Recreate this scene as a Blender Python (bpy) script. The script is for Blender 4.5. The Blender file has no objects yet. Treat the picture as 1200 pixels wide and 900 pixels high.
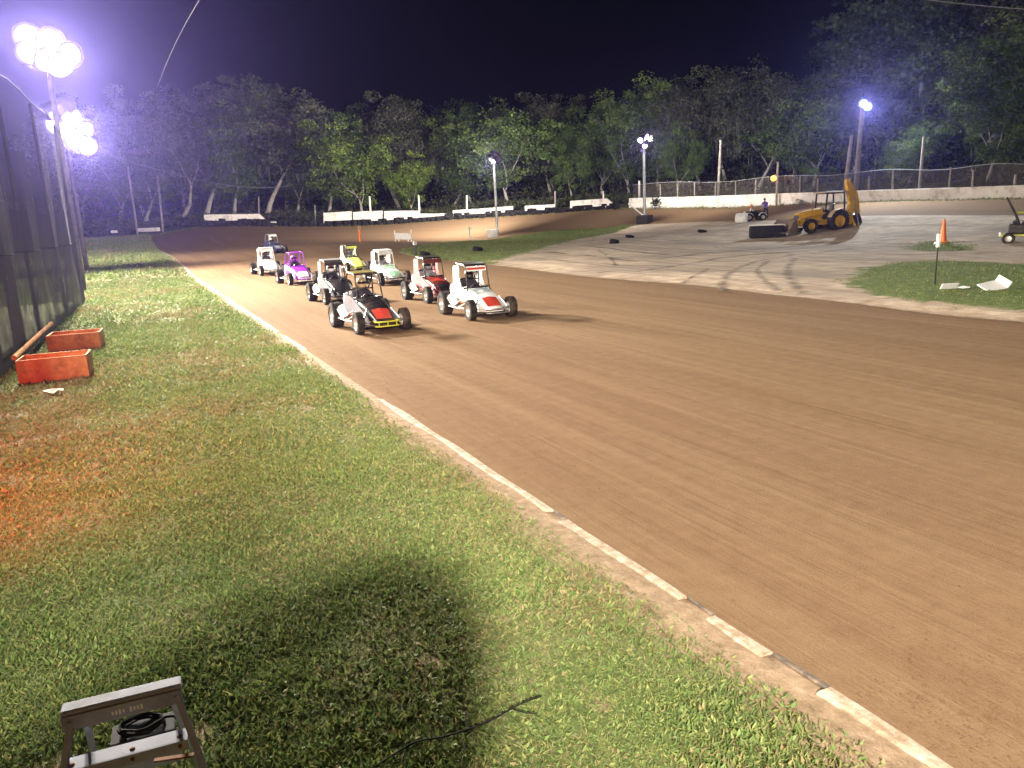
import bpy, bmesh, math, random
import numpy as np
from mathutils import Vector, Matrix, geometry
random.seed(7); rng = np.random.default_rng(7)
S = bpy.context.scene; COL = S.collection; PI = math.pi; R = math.radians

# ------------------------------------------------------------------ survey: camera and pixel -> place
FPX, CAMH = 903.0, 2.7
YAW, PITCH, ROLL = R(25.904251796), R(12.488491699), R(2.3478119919)
Fw = np.array([math.sin(YAW)*math.cos(PITCH), math.cos(YAW)*math.cos(PITCH), -math.sin(PITCH)])
R0 = np.array([math.cos(YAW), -math.sin(YAW), 0.0]); U0 = np.cross(R0, Fw)
Rt = math.cos(ROLL)*R0 - math.sin(ROLL)*U0; Up = math.sin(ROLL)*R0 + math.cos(ROLL)*U0
def ray(x, y):
    return (x-600)/FPX*Rt - (y-450)/FPX*Up + Fw
def at(x, y, D):                                   # the point seen at (x, y) at horizontal distance D
    d = ray(x, y); d = d/math.hypot(d[0], d[1])
    return Vector((d[0]*D, d[1]*D, CAMH + d[2]*D))

# ------------------------------------------------------------------ terrain heights (survey points, thin plate)
SURV = [(583,277,87),(500,287,64),(422,283,76),(755,262,85),(876,260,70),(940,257,66),(960,275,58),(800,290,53),(1015,254,63),
        (1100,252,62),(1200,252,60),(700,268,84),(640,271,86),(300,285,88),(200,280,100),(400,272,96),(520,267,96),
        (165,284.5,98),(155,278,110),(180,294,85),(120,282,100),(60,285,95),
        (740,243,95),(815,242,92),(890,241,85),(940,239,80),(1011,236,77),(1093,234,74),(1200,232,72),
        (240,264,108),(300,263,107),(380,264,105),(460,261,103),(530,255,101),(600,251,99),(665,247,97),(720,243,95),(325,297,60)]
ctl = []
for x, y, D in SURV:
    p = at(x, y, D); ctl.append((p.x, p.y, p.z))
for Y in range(-30, 50, 8):
    for X in (-12, -4, 3, 10, 17): ctl.append((X, Y, 0))
for X in (24, 30): 
    for Y in (-20, 0, 15, 28): ctl.append((X, Y, 0.0))
for X, Y in ((38,0),(36,22),(30,42)): ctl.append((X, Y, .1))
for X, Y, Z in ((70,100,3),(95,60,3),(90,10,2.6),(60,-10,1),(0,130,3),(40,140,3),(-30,110,2),(-30,60,.6),(90,110,3),(-30,150,3),(100,-30,2),(72,60,2.8),(40,112,2.6)):
    ctl.append((X, Y, Z))
ctl = np.array(ctl)
def _tps(r2): return np.where(r2 > 0, r2*np.log(r2+1e-9), 0)
n = len(ctl)
d2 = ((ctl[:,None,:2]-ctl[None,:,:2])**2).sum(2)
A = np.zeros((n+3, n+3)); A[:n,:n] = _tps(d2) + np.eye(n)*6.0
A[:n,n] = 1; A[:n,n+1:] = ctl[:,:2]; A[n,:n] = 1; A[n+1:,:n] = ctl[:,:2].T
wts = np.linalg.solve(A, np.concatenate([ctl[:,2], np.zeros(3)]))
def terrain(xy):
    xy = np.atleast_2d(np.asarray(xy, float)); out = np.empty(len(xy))
    for i in range(0, len(xy), 20000):
        q = xy[i:i+20000]; r2 = ((q[:,None,:]-ctl[None,:,:2])**2).sum(2)
        out[i:i+20000] = _tps(r2)@wts[:n] + wts[n] + q@wts[n+1:]
    D = np.hypot(xy[:,0]-4, xy[:,1])
    out = np.clip(out, -.15, 3.6)*np.clip((D-26)/16, 0, 1)
    return out
def tz(x, y): return float(terrain([(x, y)])[0])
def hit(x, y, dmax=130):                           # where the sight line meets the ground
    d = ray(x, y); d = d/math.hypot(d[0], d[1])
    Ds = np.arange(1.5, dmax, .1); P = np.stack([d[0]*Ds, d[1]*Ds], 1); T = terrain(P); Z = CAMH + d[2]*Ds
    k = np.argmax(Z <= T); k = k if (Z <= T).any() else len(Ds)-1
    return Vector((P[k,0], P[k,1], T[k]))
def stand(x, y, D):                                # ground point at distance D in the column of pixel x, y
    p = at(x, y, D); return Vector((p.x, p.y, tz(p.x, p.y)))

def vnoise(x, y, s=0):                             # smooth value noise, numpy
    xi = np.floor(x).astype(np.int64); yi = np.floor(y).astype(np.int64); fx = x-xi; fy = y-yi
    fx = fx*fx*(3-2*fx); fy = fy*fy*(3-2*fy)
    def h(a, b):
        v = np.sin(a*127.1 + b*311.7 + s*74.7)*43758.5453
        return v - np.floor(v)
    return (h(xi,yi)*(1-fx)+h(xi+1,yi)*fx)*(1-fy) + (h(xi,yi+1)*(1-fx)+h(xi+1,yi+1)*fx)*fy
def fbm(x, y, s=0, o=3):
    v = 0; a = .5; t = 0
    for k in range(o): v = v + a*vnoise(x*2**k, y*2**k, s+k); t += a; a *= .5
    return v/t

# ------------------------------------------------------------------ tags and mesh building
def tag(o, label=None, cat=None, group=None, kind=None):
    if label: o['label'] = label
    if cat: o['category'] = cat
    if group: o['group'] = group
    if kind: o['kind'] = kind
    return o
def link(name, me, m=None, parent=None):
    o = bpy.data.objects.new(name, me); COL.objects.link(o)
    if m is not None and me is not None and not me.materials: me.materials.append(m)
    if parent: o.parent = parent
    return o
def empty(name, loc, rz=0, label=None, cat=None, group=None):
    o = bpy.data.objects.new(name, None); COL.objects.link(o); o.empty_display_size = .2
    o.location = loc; o.rotation_euler = (0, 0, rz); tag(o, label, cat, group); return o
def copy_tree(o, parent=None):
    c = o.copy(); COL.objects.link(c)
    if parent: c.parent = parent
    for ch in list(o.children): copy_tree(ch, c)
    return c
class MB:
    def __init__(s): s.v = []; s.f = []
    def add(s, vs, fs):
        b = len(s.v); s.v += [tuple(v) for v in vs]; s.f += [tuple(i+b for i in f) for f in fs]; return s
    def box(s, c, d, rot=None, bev=0):
        c = Vector(c); hx, hy, hz = d[0]/2, d[1]/2, d[2]/2
        M = rot.to_matrix() if rot is not None and hasattr(rot, 'to_matrix') else (rot or Matrix.Identity(3))
        if bev <= 0:
            vs = [M@Vector((x*hx, y*hy, z*hz))+c for x in (-1,1) for y in (-1,1) for z in (-1,1)]
            return s.add(vs, [(0,1,3,2),(4,6,7,5),(0,4,5,1),(2,3,7,6),(0,2,6,4),(1,5,7,3)])
        bm = bmesh.new(); bmesh.ops.create_cube(bm, size=1)
        for v in bm.verts: v.co = Vector((v.co.x*d[0], v.co.y*d[1], v.co.z*d[2]))
        bmesh.ops.bevel(bm, geom=bm.edges[:], offset=bev, segments=2, affect='EDGES', profile=.5)
        bm.verts.index_update()
        s.add([M@v.co+c for v in bm.verts], [[v.index for v in f.verts] for f in bm.faces]); bm.free(); return s
    def tube(s, pts, r, n=8, cap=True):
        pts = [Vector(p) for p in pts]; rs = r if isinstance(r, (list, tuple)) else [r]*len(pts)
        vs = []; fs = []; prev = None
        for i, p in enumerate(pts):
            t = (pts[min(i+1, len(pts)-1)]-pts[max(i-1, 0)])
            t = t.normalized() if t.length > 1e-9 else Vector((0,0,1))
            if prev is None:
                a = Vector((0,0,1)) if abs(t.z) < .9 else Vector((1,0,0)); u = t.cross(a).normalized()
            else:
                u = prev - t*prev.dot(t); u = u.normalized() if u.length > 1e-6 else t.orthogonal().normalized()
            prev = u; w = t.cross(u)
            for k in range(n):
                q = 2*PI*k/n; vs.append(p + (u*math.cos(q)+w*math.sin(q))*rs[i])
        for i in range(len(pts)-1):
            for k in range(n): fs.append((i*n+k, i*n+(k+1)%n, (i+1)*n+(k+1)%n, (i+1)*n+k))
        if cap: fs += [tuple(range(n-1, -1, -1)), tuple((len(pts)-1)*n+k for k in range(n))]
        return s.add(vs, fs)
    def lathe(s, prof, M=None, n=24, closed=False):  # prof: (r, z)
        vs = []; fs = []; m = len(prof)
        for k in range(n):
            q = 2*PI*k/n
            for r, z in prof:
                p = Vector((r*math.cos(q), r*math.sin(q), z)); vs.append(M@p if M else p)
        for k in range(n):
            for i in range(m if closed else m-1):
                a = k*m+i; b = k*m+(i+1)%m; c = ((k+1)%n)*m+(i+1)%m; d = ((k+1)%n)*m+i
                fs.append((a, d, c, b))
        return s.add(vs, fs)
    def prism(s, poly, t, M):                       # polygon in local xy, extruded t along local z (centred)
        k = len(poly); vs = [M@Vector((x, y, -t/2)) for x, y in poly]+[M@Vector((x, y, t/2)) for x, y in poly]
        return s.add(vs, [tuple(range(k-1,-1,-1)), tuple(range(k,2*k))]+[(i,(i+1)%k,k+(i+1)%k,k+i) for i in range(k)])
    def loft(s, secs, cap=True):                    # list of rings with equal vertex count
        k = len(secs[0]); vs = [p for q in secs for p in q]; fs = []
        for i in range(len(secs)-1):
            for j in range(k): fs.append((i*k+j, i*k+(j+1)%k, (i+1)*k+(j+1)%k, (i+1)*k+j))
        if cap: fs += [tuple(range(k-1,-1,-1)), tuple((len(secs)-1)*k+j for j in range(k))]
        return s.add(vs, fs)
    def ball(s, c, rad, n=12, m=8):
        c = Vector(c); rx, ry, rz = rad if isinstance(rad, (tuple, list)) else (rad,)*3
        prof = [(math.sin(PI*i/m), -math.cos(PI*i/m)) for i in range(m+1)]
        return s.lathe([(max(r, 1e-4), z) for r, z in prof], Matrix.Translation(c)@Matrix.Diagonal((rx, ry, rz, 1)), n)
    def mesh(s, name, smooth=False):
        me = bpy.data.meshes.new(name); me.from_pydata(s.v, [], s.f)
        bm = bmesh.new(); bm.from_mesh(me); bmesh.ops.recalc_face_normals(bm, faces=bm.faces[:]); bm.to_mesh(me); bm.free()
        if smooth:
            me.polygons.foreach_set('use_smooth', [True]*len(me.polygons))
            try: me.set_sharp_from_angle(angle=R(40))
            except Exception: pass
        me.update(); return me
    def build(s, name, m=None, parent=None, smooth=False): return link(name, s.mesh(name, smooth), m, parent)
XZ = Matrix.Rotation(R(90), 4, 'X')                 # local xy -> world xz (z extrudes along -y)

# ------------------------------------------------------------------ materials
def newmat(name):
    m = bpy.data.materials.new(name); m.use_nodes = True; nt = m.node_tree
    b = nt.nodes['Principled BSDF']; return m, nt, b
def N(nt, t, **k):
    x = nt.nodes.new(t)
    for a, v in k.items(): setattr(x, a, v)
    return x
def noise(nt, vec, scale, detail=4, rough=.55):
    t = N(nt, 'ShaderNodeTexNoise'); t.inputs['Scale'].default_value = scale; t.inputs['Detail'].default_value = detail
    t.inputs['Roughness'].default_value = rough
    if vec is not None: nt.links.new(vec, t.inputs['Vector'])
    return t.outputs['Fac']
def ramp(nt, fac, stops):
    r = N(nt, 'ShaderNodeValToRGB'); e = r.color_ramp.elements
    while len(e) < len(stops): e.new(.5)
    for x, (p, c) in zip(e, stops):
        x.position = p; x.color = (*c, 1) if len(c) == 3 else c
    nt.links.new(fac, r.inputs['Fac']); return r.outputs['Color']
def mix(nt, fac, a, b, mode='MIX'):
    m = N(nt, 'ShaderNodeMix', data_type='RGBA', blend_type=mode)
    for sock, v in ((m.inputs[0], fac), (m.inputs[6], a), (m.inputs[7], b)):
        if hasattr(v, 'links') or hasattr(v, 'is_linked'): nt.links.new(v, sock)
        elif isinstance(v, (int, float)): sock.default_value = v
        else: sock.default_value = (*v, 1)
    return m.outputs[2]
def bump(nt, b, h, strength, dist=.02):
    x = N(nt, 'ShaderNodeBump'); x.inputs['Strength'].default_value = strength; x.inputs['Distance'].default_value = dist
    nt.links.new(h, x.inputs['Height']); nt.links.new(x.outputs['Normal'], b.inputs['Normal'])
def attr(nt, name, out='Fac'):
    a = N(nt, 'ShaderNodeAttribute', attribute_name=name); return a.outputs[out]
def plain(name, c, rough=.6, metal=0, var=.25, scale=6, dirt=None, dirt_amt=.5, coat=0, bmp=0):
    m, nt, b = newmat(name); tc = N(nt, 'ShaderNodeTexCoord').outputs['Object']
    f = noise(nt, tc, scale, 5)
    col = ramp(nt, f, [(.3, tuple(x*(1-var) for x in c)), (.7, tuple(min(1, x*(1+var)) for x in c))])
    if dirt:
        g = ramp(nt, noise(nt, tc, scale*.6+1, 6, .65), [(.5, (0,0,0)), (.72, (dirt_amt,)*3)])
        col = mix(nt, g, col, dirt)
    nt.links.new(col, b.inputs['Base Color']); b.inputs['Roughness'].default_value = rough
    b.inputs['Metallic'].default_value = metal; b.inputs['Specular IOR Level'].default_value = .5 if coat else .16
    if coat: b.inputs['Coat Weight'].default_value = coat
    if bmp: bump(nt, b, noise(nt, tc, scale*6, 4), bmp)
    return m
def emit(name, c, s):
    m, nt, b = newmat(name); b.inputs['Base Color'].default_value = (*c, 1)
    b.inputs['Emission Color'].default_value = (*c, 1); b.inputs['Emission Strength'].default_value = s; return m
CLAY = (.17, .10, .055)
M = {}
M['tyre'] = plain('tyre_rubber', (.022,.020,.019), .85, dirt=(.13,.085,.05), dirt_amt=.55, scale=5)
M['steel'] = plain('bare_steel', (.42,.42,.43), .4, .8, dirt=CLAY, dirt_amt=.4)
M['dark_steel'] = plain('dark_steel', (.03,.03,.032), .5, .3, dirt=CLAY, dirt_amt=.5)
M['rim'] = plain('wheel_rim', (.55,.54,.52), .35, .5, dirt=CLAY, dirt_amt=.7)
def paint(name, c, dirt=.7): return plain(name, c, .35, 0, .06, 3, dirt=CLAY, dirt_amt=dirt, coat=.1)
for k, c in dict(white=(.78,.78,.78), black=(.012,.012,.015), grey=(.22,.22,.26), pink=(.50,.22,.24), red=(.42,.045,.03), purple=(.30,.03,.55),
                 lilac=(.62,.45,.70), navy=(.02,.03,.09), lime=(.66,.76,.16), pale_lime=(.74,.78,.50), mint=(.30,.55,.38), olive=(.16,.13,.03),
                 yellow_green=(.45,.45,.03), grey_blue=(.40,.47,.50), maroon=(.09,.014,.014), orange=(.75,.16,.02), tan=(.34,.25,.15)).items(): M[k] = paint('paint_'+k, c)
M['digger'] = plain('digger_yellow', (.50,.28,.02), .5, 0, .15, 2, dirt=(.10,.06,.03), dirt_amt=.8)
M['concrete'] = plain('whitewashed_concrete', (.66,.60,.56), .85, 0, .12, .8, dirt=(.22,.15,.10), dirt_amt=.75, bmp=.2)
M['pole'] = plain('weathered_wood_pole', (.26,.23,.20), .85, 0, .3, 3, bmp=.3)
M['dark_pole'] = plain('tarred_pole', (.07,.06,.055), .85, 0, .3, 3, bmp=.3)
M['galv'] = plain('galvanised_steel', (.45,.46,.48), .45, .6)
M['bark'] = plain('pale_bark', (.34,.30,.26), .9, 0, .4, 2.5, dirt=(.06,.06,.045), dirt_amt=.8, bmp=.6)
M['wood'] = plain('weathered_boards', (.52,.24,.10), .8, 0, .25, 4, dirt=(.12,.06,.03), dirt_amt=.7, bmp=.3)
M['alu'] = plain('dull_aluminium', (.33,.35,.43), .8, .0, .15, 9, dirt=(.16,.14,.13), dirt_amt=.5)
M['dark_grey'] = plain('dark_grey_plastic', (.06,.06,.068), .9, 0, .2, 10)
M['clod'] = plain('dry_clod', (.13,.075,.042), .95)
M['mud_steel'] = plain('muddy_steel', (.13,.10,.085), .8, 0, .3, 4, dirt=(.06,.045,.035), dirt_amt=.8)
M['black_steel'] = plain('black_steel', (.012,.012,.014), .7, 0, .3, 4)
M['rust'] = plain('rusty_steel', (.20,.085,.04), .8, 0, .35, 14)
M['plastic_white'] = plain('white_plastic', (.75,.75,.76), .5, 0, .06, 5, dirt=(.35,.28,.2), dirt_amt=.5)
M['cable'] = plain('black_cable', (.010,.010,.010), .9)
M['wire'] = plain('overhead_wire', (.16,.16,.18), .6)
M['paper'] = plain('paper_scrap', (.75,.66,.55), .9)
M['skin'] = plain('skin', (.45,.27,.18), .6, 0, .08, 12)
M['hair'] = plain('dark_hair', (.03,.02,.015), .7)
M['denim'] = plain('dark_denim', (.03,.035,.06), .85)
M['purple_shirt'] = plain('purple_shirt', (.13,.07,.30), .85)
M['suit_dark'] = plain('dark_race_suit', (.03,.03,.04), .8)
M['suit_grey'] = plain('grey_race_suit', (.25,.25,.28), .8)
M['visor'] = plain('dark_visor', (.01,.01,.012), .12)
def flood_glass(name, mid, rim):
    m, nt, b = newmat(name); g = attr(nt, 'glow'); pw = N(nt, 'ShaderNodeMath', operation='POWER'); nt.links.new(g, pw.inputs[0]); pw.inputs[1].default_value = 2.6
    st = N(nt, 'ShaderNodeMath', operation='MULTIPLY_ADD'); nt.links.new(pw.outputs[0], st.inputs[0]); st.inputs[1].default_value = 160; st.inputs[2].default_value = .25
    b.inputs['Base Color'].default_value = (.02,.02,.03,1); nt.links.new(ramp(nt, g, [(.08, rim), (.55, mid)]), b.inputs['Emission Color']); nt.links.new(st.outputs[0], b.inputs['Emission Strength']); return m
M['glass_lit'] = flood_glass('lit_floodlight_glass', (.92,.92,1.0), (.45,.40,1.0)); M['bulb_cool'] = flood_glass('lit_cool_bulb', (.75,.93,1.0), (.10,.35,1.0))
M['bulb_orange'] = emit('lit_orange_bulb', (1.0,.36,.05), 5)
M['reflect'] = plain('reflector_tape', (.75,.75,.72), .4)

def leafmat(name, rough=.65, trans=.25):
    m, nt, b = newmat(name); c = attr(nt, 'Col', 'Color')
    nt.links.new(c, b.inputs['Base Color']); b.inputs['Roughness'].default_value = rough
    b.inputs['Specular IOR Level'].default_value = .25
    t = N(nt, 'ShaderNodeBsdfTranslucent'); nt.links.new(c, t.inputs['Color'])
    x = N(nt, 'ShaderNodeMixShader'); x.inputs[0].default_value = trans
    nt.links.new(b.outputs[0], x.inputs[1]); nt.links.new(t.outputs[0], x.inputs[2])
    nt.links.new(x.outputs[0], nt.nodes['Material Output'].inputs['Surface']); return m
M['grass'] = leafmat('grass_leaves'); M['leaf'] = leafmat('tree_leaves', .7, .3); M['moss'] = leafmat('hanging_moss', .9, .2)

# ------------------------------------------------------------------ ground sheets
def resample(poly, step, closed=True):
    out = []; k = len(poly)
    for i in range(k if closed else k-1):
        a = np.array(poly[i], float); b = np.array(poly[(i+1)%k], float); m = max(1, int(np.hypot(*(b-a))/step))
        for j in range(m): out.append(tuple(a+(b-a)*j/m))
    if not closed: out.append(tuple(poly[-1]))
    return out
def smooth_line(pts, it=2):
    pts = [np.array(p, float) for p in pts]
    for _ in range(it):
        q = [pts[0]]
        for a, b in zip(pts[:-1], pts[1:]): q += [a*.75+b*.25, a*.25+b*.75]
        q.append(pts[-1]); pts = q
    return [tuple(p) for p in pts]
def inside(P, poly):
    x, y = P[:,0], P[:,1]; c = np.zeros(len(P), bool); k = len(poly)
    for i in range(k):
        x1, y1 = poly[i]; x2, y2 = poly[(i+1)%k]
        if y1 == y2: continue
        t = ((y1 > y) != (y2 > y)); c ^= t & (x < (x2-x1)*(y-y1)/(y2-y1)+x1)
    return c
def polydist(P, line, closed=False):                # distance to and length along a polyline
    L = np.array(line); 
    if closed: L = np.vstack([L, L[:1]])
    best = np.full(len(P), 1e9); along = np.zeros(len(P)); s = 0
    for a, b in zip(L[:-1], L[1:]):
        ab = b-a; l = np.hypot(*ab)
        if l < 1e-6: continue
        t = np.clip(((P-a)@ab)/l**2, 0, 1); d = np.hypot(*(P-(a+t[:,None]*ab)).T)
        u = d < best; best[u] = d[u]; along[u] = s+t[u]*l; s += l
    return best, along
def sheet(name, poly, zoff, m, step_fn, edge_step, relief=None, kind='structure'):
    b = resample(poly, edge_step); P = [Vector(p) for p in b]; nb = len(P)
    xs = np.array(b); lo, hi = xs.min(0), xs.max(0); pts = []
    for step, cond in step_fn:
        gx, gy = np.meshgrid(np.arange(lo[0], hi[0], step), np.arange(lo[1], hi[1], step))
        g = np.stack([gx.ravel(), gy.ravel()], 1); g += rng.uniform(-.3, .3, g.shape)*step
        g = g[cond(g)]
        if len(g): pts.append(g)
    g = np.vstack(pts); g = g[inside(g, b)]; dist, _ = polydist(g, b, True); g = g[dist > edge_step*.35]
    P += [Vector(p) for p in g]
    r = geometry.delaunay_2d_cdt(P, [(i, (i+1)%nb) for i in range(nb)], [], 1, 1e-4)
    V = np.array([tuple(v) for v in r[0]]); Z = terrain(V)+zoff
    if relief is not None: Z = Z+relief(V)
    cen = np.array([V[list(f)].mean(0) for f in r[2]]); keep = inside(cen, b)
    me = bpy.data.meshes.new(name); me.from_pydata(np.column_stack([V, Z]).tolist(), [], [list(f) for f, k in zip(r[2], keep) if k])
    bm = bmesh.new(); bm.from_mesh(me)
    for f in bm.faces:
        f.normal_update()
        if f.normal.z < 0: f.normal_flip()
        f.smooth = True
    bm.to_mesh(me); bm.free()
    o = link(name, me, m); o['kind'] = kind; return o, V
def setattr_pt(o, name, vals):
    a = o.data.attributes.new(name, 'FLOAT', 'POINT'); a.data.foreach_set('value', np.asarray(vals, np.float32))

KX = 3.2
def pl(pts): return [(hit(x, y).x, hit(x, y).y) for x, y in pts]
# foot of the tyre line / outer edge of the far turn, and the infield edge, read off the survey
outer = [(KX, -30), (KX, 55), (KX-.1, 75)] + [(at(x,y,D).x, at(x,y,D).y) for x, y, D in
        [(176,292,88),(160,281,106),(240,266,107),(300,266,106),(380,266,104),(460,262,102),(530,256,100),(600,252,98),(665,248,96),(720,244,94),
         (760,243,93.5),(815,242.5,91),(890,241,84),(940,239,79),(1011,236,76),(1093,234,73),(1200,232,71),(1300,230,69),(1500,228,64)]]
infield = smooth_line([(17.0,-30),(17.0,0)] + pl([(1200,378),(1144,374),(1080,368),(1020,359),(947,350),(893,345),(843,338),(797,333.5),(735,329),(680,324),
        (620,316),(575,311),(530,305.5),(490,302)]) + pl([(466,296.5),(470,291.5),(497,287.5)]) +
        [(at(x,y,D).x, at(x,y,D).y) for x, y, D in [(540,281,74),(583,277,85),(640,272,86),(700,268,84),(752,264,85),(800,262,80),(872,259,71),(920,258,67),
        (1014,254,63.5),(1100,252,62),(1200,252,60),(1300,252,57),(1500,250,52)]] + [(50,-30)], 2)
far = at(1500,228,64)
track_poly = outer + [(70,-30)] 
NEAR = [(1.0, lambda g: np.hypot(g[:,0], g[:,1]) < 45), (2.2, lambda g: np.hypot(g[:,0], g[:,1]) >= 45)]

# base ground: one sheet out to the horizon
m, nt, b = newmat('leaf_litter_ground'); pos = N(nt, 'ShaderNodeTexCoord').outputs['Object']
nt.links.new(ramp(nt, noise(nt, pos, .5, 7, .65), [(.3, (.018,.020,.010)), (.55, (.04,.045,.018)), (.75, (.07,.052,.03))]), b.inputs['Base Color'])
b.inputs['Roughness'].default_value = .95; bump(nt, b, noise(nt, pos, 2, 6), .8, .2); M['litter'] = m
gx = np.concatenate([np.linspace(-600,-70,6), np.arange(-62,130,4.0), np.linspace(138,700,6)])
gy = np.concatenate([np.linspace(-600,-50,6), np.arange(-42,190,4.0), np.linspace(198,800,6)])
X, Y = np.meshgrid(gx, gy); P = np.stack([X.ravel(), Y.ravel()], 1)
Zg = terrain(np.column_stack([np.clip(P[:,0],-60,120), np.clip(P[:,1],-40,170)]))-.12
nx = len(gx); fs = [(j*nx+i, j*nx+i+1, (j+1)*nx+i+1, (j+1)*nx+i) for j in range(len(gy)-1) for i in range(nx-1)]
me = bpy.data.meshes.new('ground'); me.from_pydata(np.column_stack([P, Zg]).tolist(), [], fs)
me.polygons.foreach_set('use_smooth', [True]*len(fs)); o = link('ground', me, M['litter']); o['kind'] = 'structure'

# clay track
m, nt, b = newmat('clay_track'); pos = N(nt, 'ShaderNodeTexCoord').outputs['Object']
cx = N(nt, 'ShaderNodeCombineXYZ'); nt.links.new(attr(nt, 'across'), cx.inputs[0]); nt.links.new(attr(nt, 'along'), cx.inputs[1])
def scaled(v, s):
    x = N(nt, 'ShaderNodeMapping'); x.inputs['Scale'].default_value = s; nt.links.new(v, x.inputs['Vector']); return x.outputs[0]
st1 = noise(nt, scaled(cx.outputs[0], (1.6,.035,1)), 1, 6, .6); st2 = noise(nt, scaled(cx.outputs[0], (5,.16,1)), 1, 6, .7)
big = noise(nt, pos, .09, 4); fine = noise(nt, pos, 55, 5, .7); mid = noise(nt, pos, 5, 6, .65)
base = ramp(nt, st1, [(.28, (.135,.084,.047)), (.5, (.185,.122,.071)), (.72, (.235,.165,.10))])
base = mix(nt, ramp(nt, st2, [(.35, (.35,)*3), (.6, (0,0,0))]), base, (.085,.048,.026))
base = mix(nt, ramp(nt, big, [(.4, (0,0,0)), (.7, (.45,)*3)]), base, (.140,.088,.045))
base = mix(nt, .35, base, ramp(nt, mid, [(.35, (.11,.063,.036)), (.65, (.20,.125,.075))]))
base = mix(nt, .22, base, ramp(nt, fine, [(.3, (.06,.035,.02)), (.7, (.27,.17,.105))]))
nt.links.new(base, b.inputs['Base Color'])
b.inputs['Roughness'].default_value = .97; b.inputs['Specular IOR Level'].default_value = .04
hh = N(nt, 'ShaderNodeMath', operation='ADD'); nt.links.new(st2, hh.inputs[0])
h2 = N(nt, 'ShaderNodeMath', operation='MULTIPLY'); nt.links.new(fine, h2.inputs[0]); h2.inputs[1].default_value = .35; nt.links.new(h2.outputs[0], hh.inputs[1])
bump(nt, b, hh.outputs[0], .75, .035); M['clay'] = m
trk, V = sheet('track', track_poly, 0, M['clay'], NEAR, 1.0)
d, al = polydist(V, outer); setattr_pt(trk, 'across', d); setattr_pt(trk, 'along', al)

# infield: pale sand with turf patches
turf1 = pl([(455,291),(480,303),(530,306.5),(578,311.5),(604,303),(640,292),(680,281),(722,274)]) + [(at(x,y,D).x, at(x,y,D).y) for x,y,D in [(752,264,85.5),(700,267,86),(640,270,89),(583,275,90),(540,279,80),(497,285,70)]]
turf2 = pl([(982,336),(1000,316),(1060,309),(1120,308),(1230,313),(1280,340),(1260,372),(1200,372),(1130,366),(1060,357),(1010,349)])
turf3 = pl([(1055,292),(1075,286),(1110,285),(1150,291),(1148,297),(1100,299),(1065,298)])
def turfmask(P):
    dd = np.full(len(P), -9.0)
    for t in (turf1, turf2, turf3):
        e, _ = polydist(P, t, True); e = np.where(inside(P, t), e, -e); dd = np.maximum(dd, e)
    return dd
m, nt, b = newmat('infield_sand'); pos = N(nt, 'ShaderNodeTexCoord').outputs['Object']
cx = N(nt, 'ShaderNodeCombineXYZ'); nt.links.new(attr(nt, 'across'), cx.inputs[0]); nt.links.new(attr(nt, 'along'), cx.inputs[1])
arc = noise(nt, scaled(cx.outputs[0], (.55,.08,1)), 1, 5, .65); arc2 = noise(nt, scaled(cx.outputs[0], (2.6,.045,1)), 1, 3, .5)
mid = noise(nt, pos, 1.3, 7, .65); fine = noise(nt, pos, 24, 5, .7)
sand = ramp(nt, mid, [(.32, (.33,.24,.165)), (.5, (.47,.365,.27)), (.68, (.59,.48,.37))])
sand = mix(nt, ramp(nt, arc, [(.36, (.6,)*3), (.52, (0,0,0))]), sand, (.17,.125,.095))
sand = mix(nt, ramp(nt, arc2, [(.33, (.75,)*3), (.40, (0,0,0))]), sand, (.12,.085,.062))
edge = N(nt, 'ShaderNodeMath', operation='ADD'); nt.links.new(attr(nt, 'across'), edge.inputs[0])
q = N(nt, 'ShaderNodeMath', operation='MULTIPLY'); q.inputs[1].default_value = 2.2; nt.links.new(mid, q.inputs[0]); nt.links.new(q.outputs[0], edge.inputs[1])
sand = mix(nt, ramp(nt, edge.outputs[0], [(.0, (1,)*3), (1, (0,0,0))]), sand, (.20,.125,.07))
e2 = N(nt, 'ShaderNodeMath', operation='SUBTRACT'); nt.links.new(edge.outputs[0], e2.inputs[0]); e2.inputs[1].default_value = .9
sand = mix(nt, ramp(nt, e2.outputs[0], [(.0, (1,)*3), (.9, (0,0,0))]), sand, (.20,.13,.075))
stain = noise(nt, pos, .16, 6, .62)
sand = mix(nt, ramp(nt, stain, [(.47, (0,0,0)), (.62, (.75,)*3)]), sand, (.20,.155,.125))
sand = mix(nt, .25, sand, ramp(nt, fine, [(.3, (.14,.11,.09)), (.7, (.52,.46,.41))]))
tf = N(nt, 'ShaderNodeMath', operation='ADD'); nt.links.new(attr(nt, 'turf'), tf.inputs[0])
q = N(nt, 'ShaderNodeMath', operation='MULTIPLY_ADD'); q.inputs[1].default_value = 2.4; q.inputs[2].default_value = -1.2; nt.links.new(noise(nt, pos, 1.1, 6, .7), q.inputs[0]); nt.links.new(q.outputs[0], tf.inputs[1])
green = ramp(nt, noise(nt, pos, 3, 6, .7), [(.3, (.07,.10,.03)), (.55, (.11,.145,.045)), (.75, (.18,.17,.08))])
col = mix(nt, ramp(nt, tf.outputs[0], [(.1, (0,0,0)), (.5, (1,)*3)]), sand, green)
nt.links.new(col, b.inputs['Base Color']); b.inputs['Roughness'].default_value = .95; b.inputs['Specular IOR Level'].default_value = .04
hh = N(nt, 'ShaderNodeMath', operation='ADD'); nt.links.new(arc2, hh.inputs[0]); nt.links.new(mid, hh.inputs[1]); bump(nt, b, hh.outputs[0], .7, .09); M['sand'] = m
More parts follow.
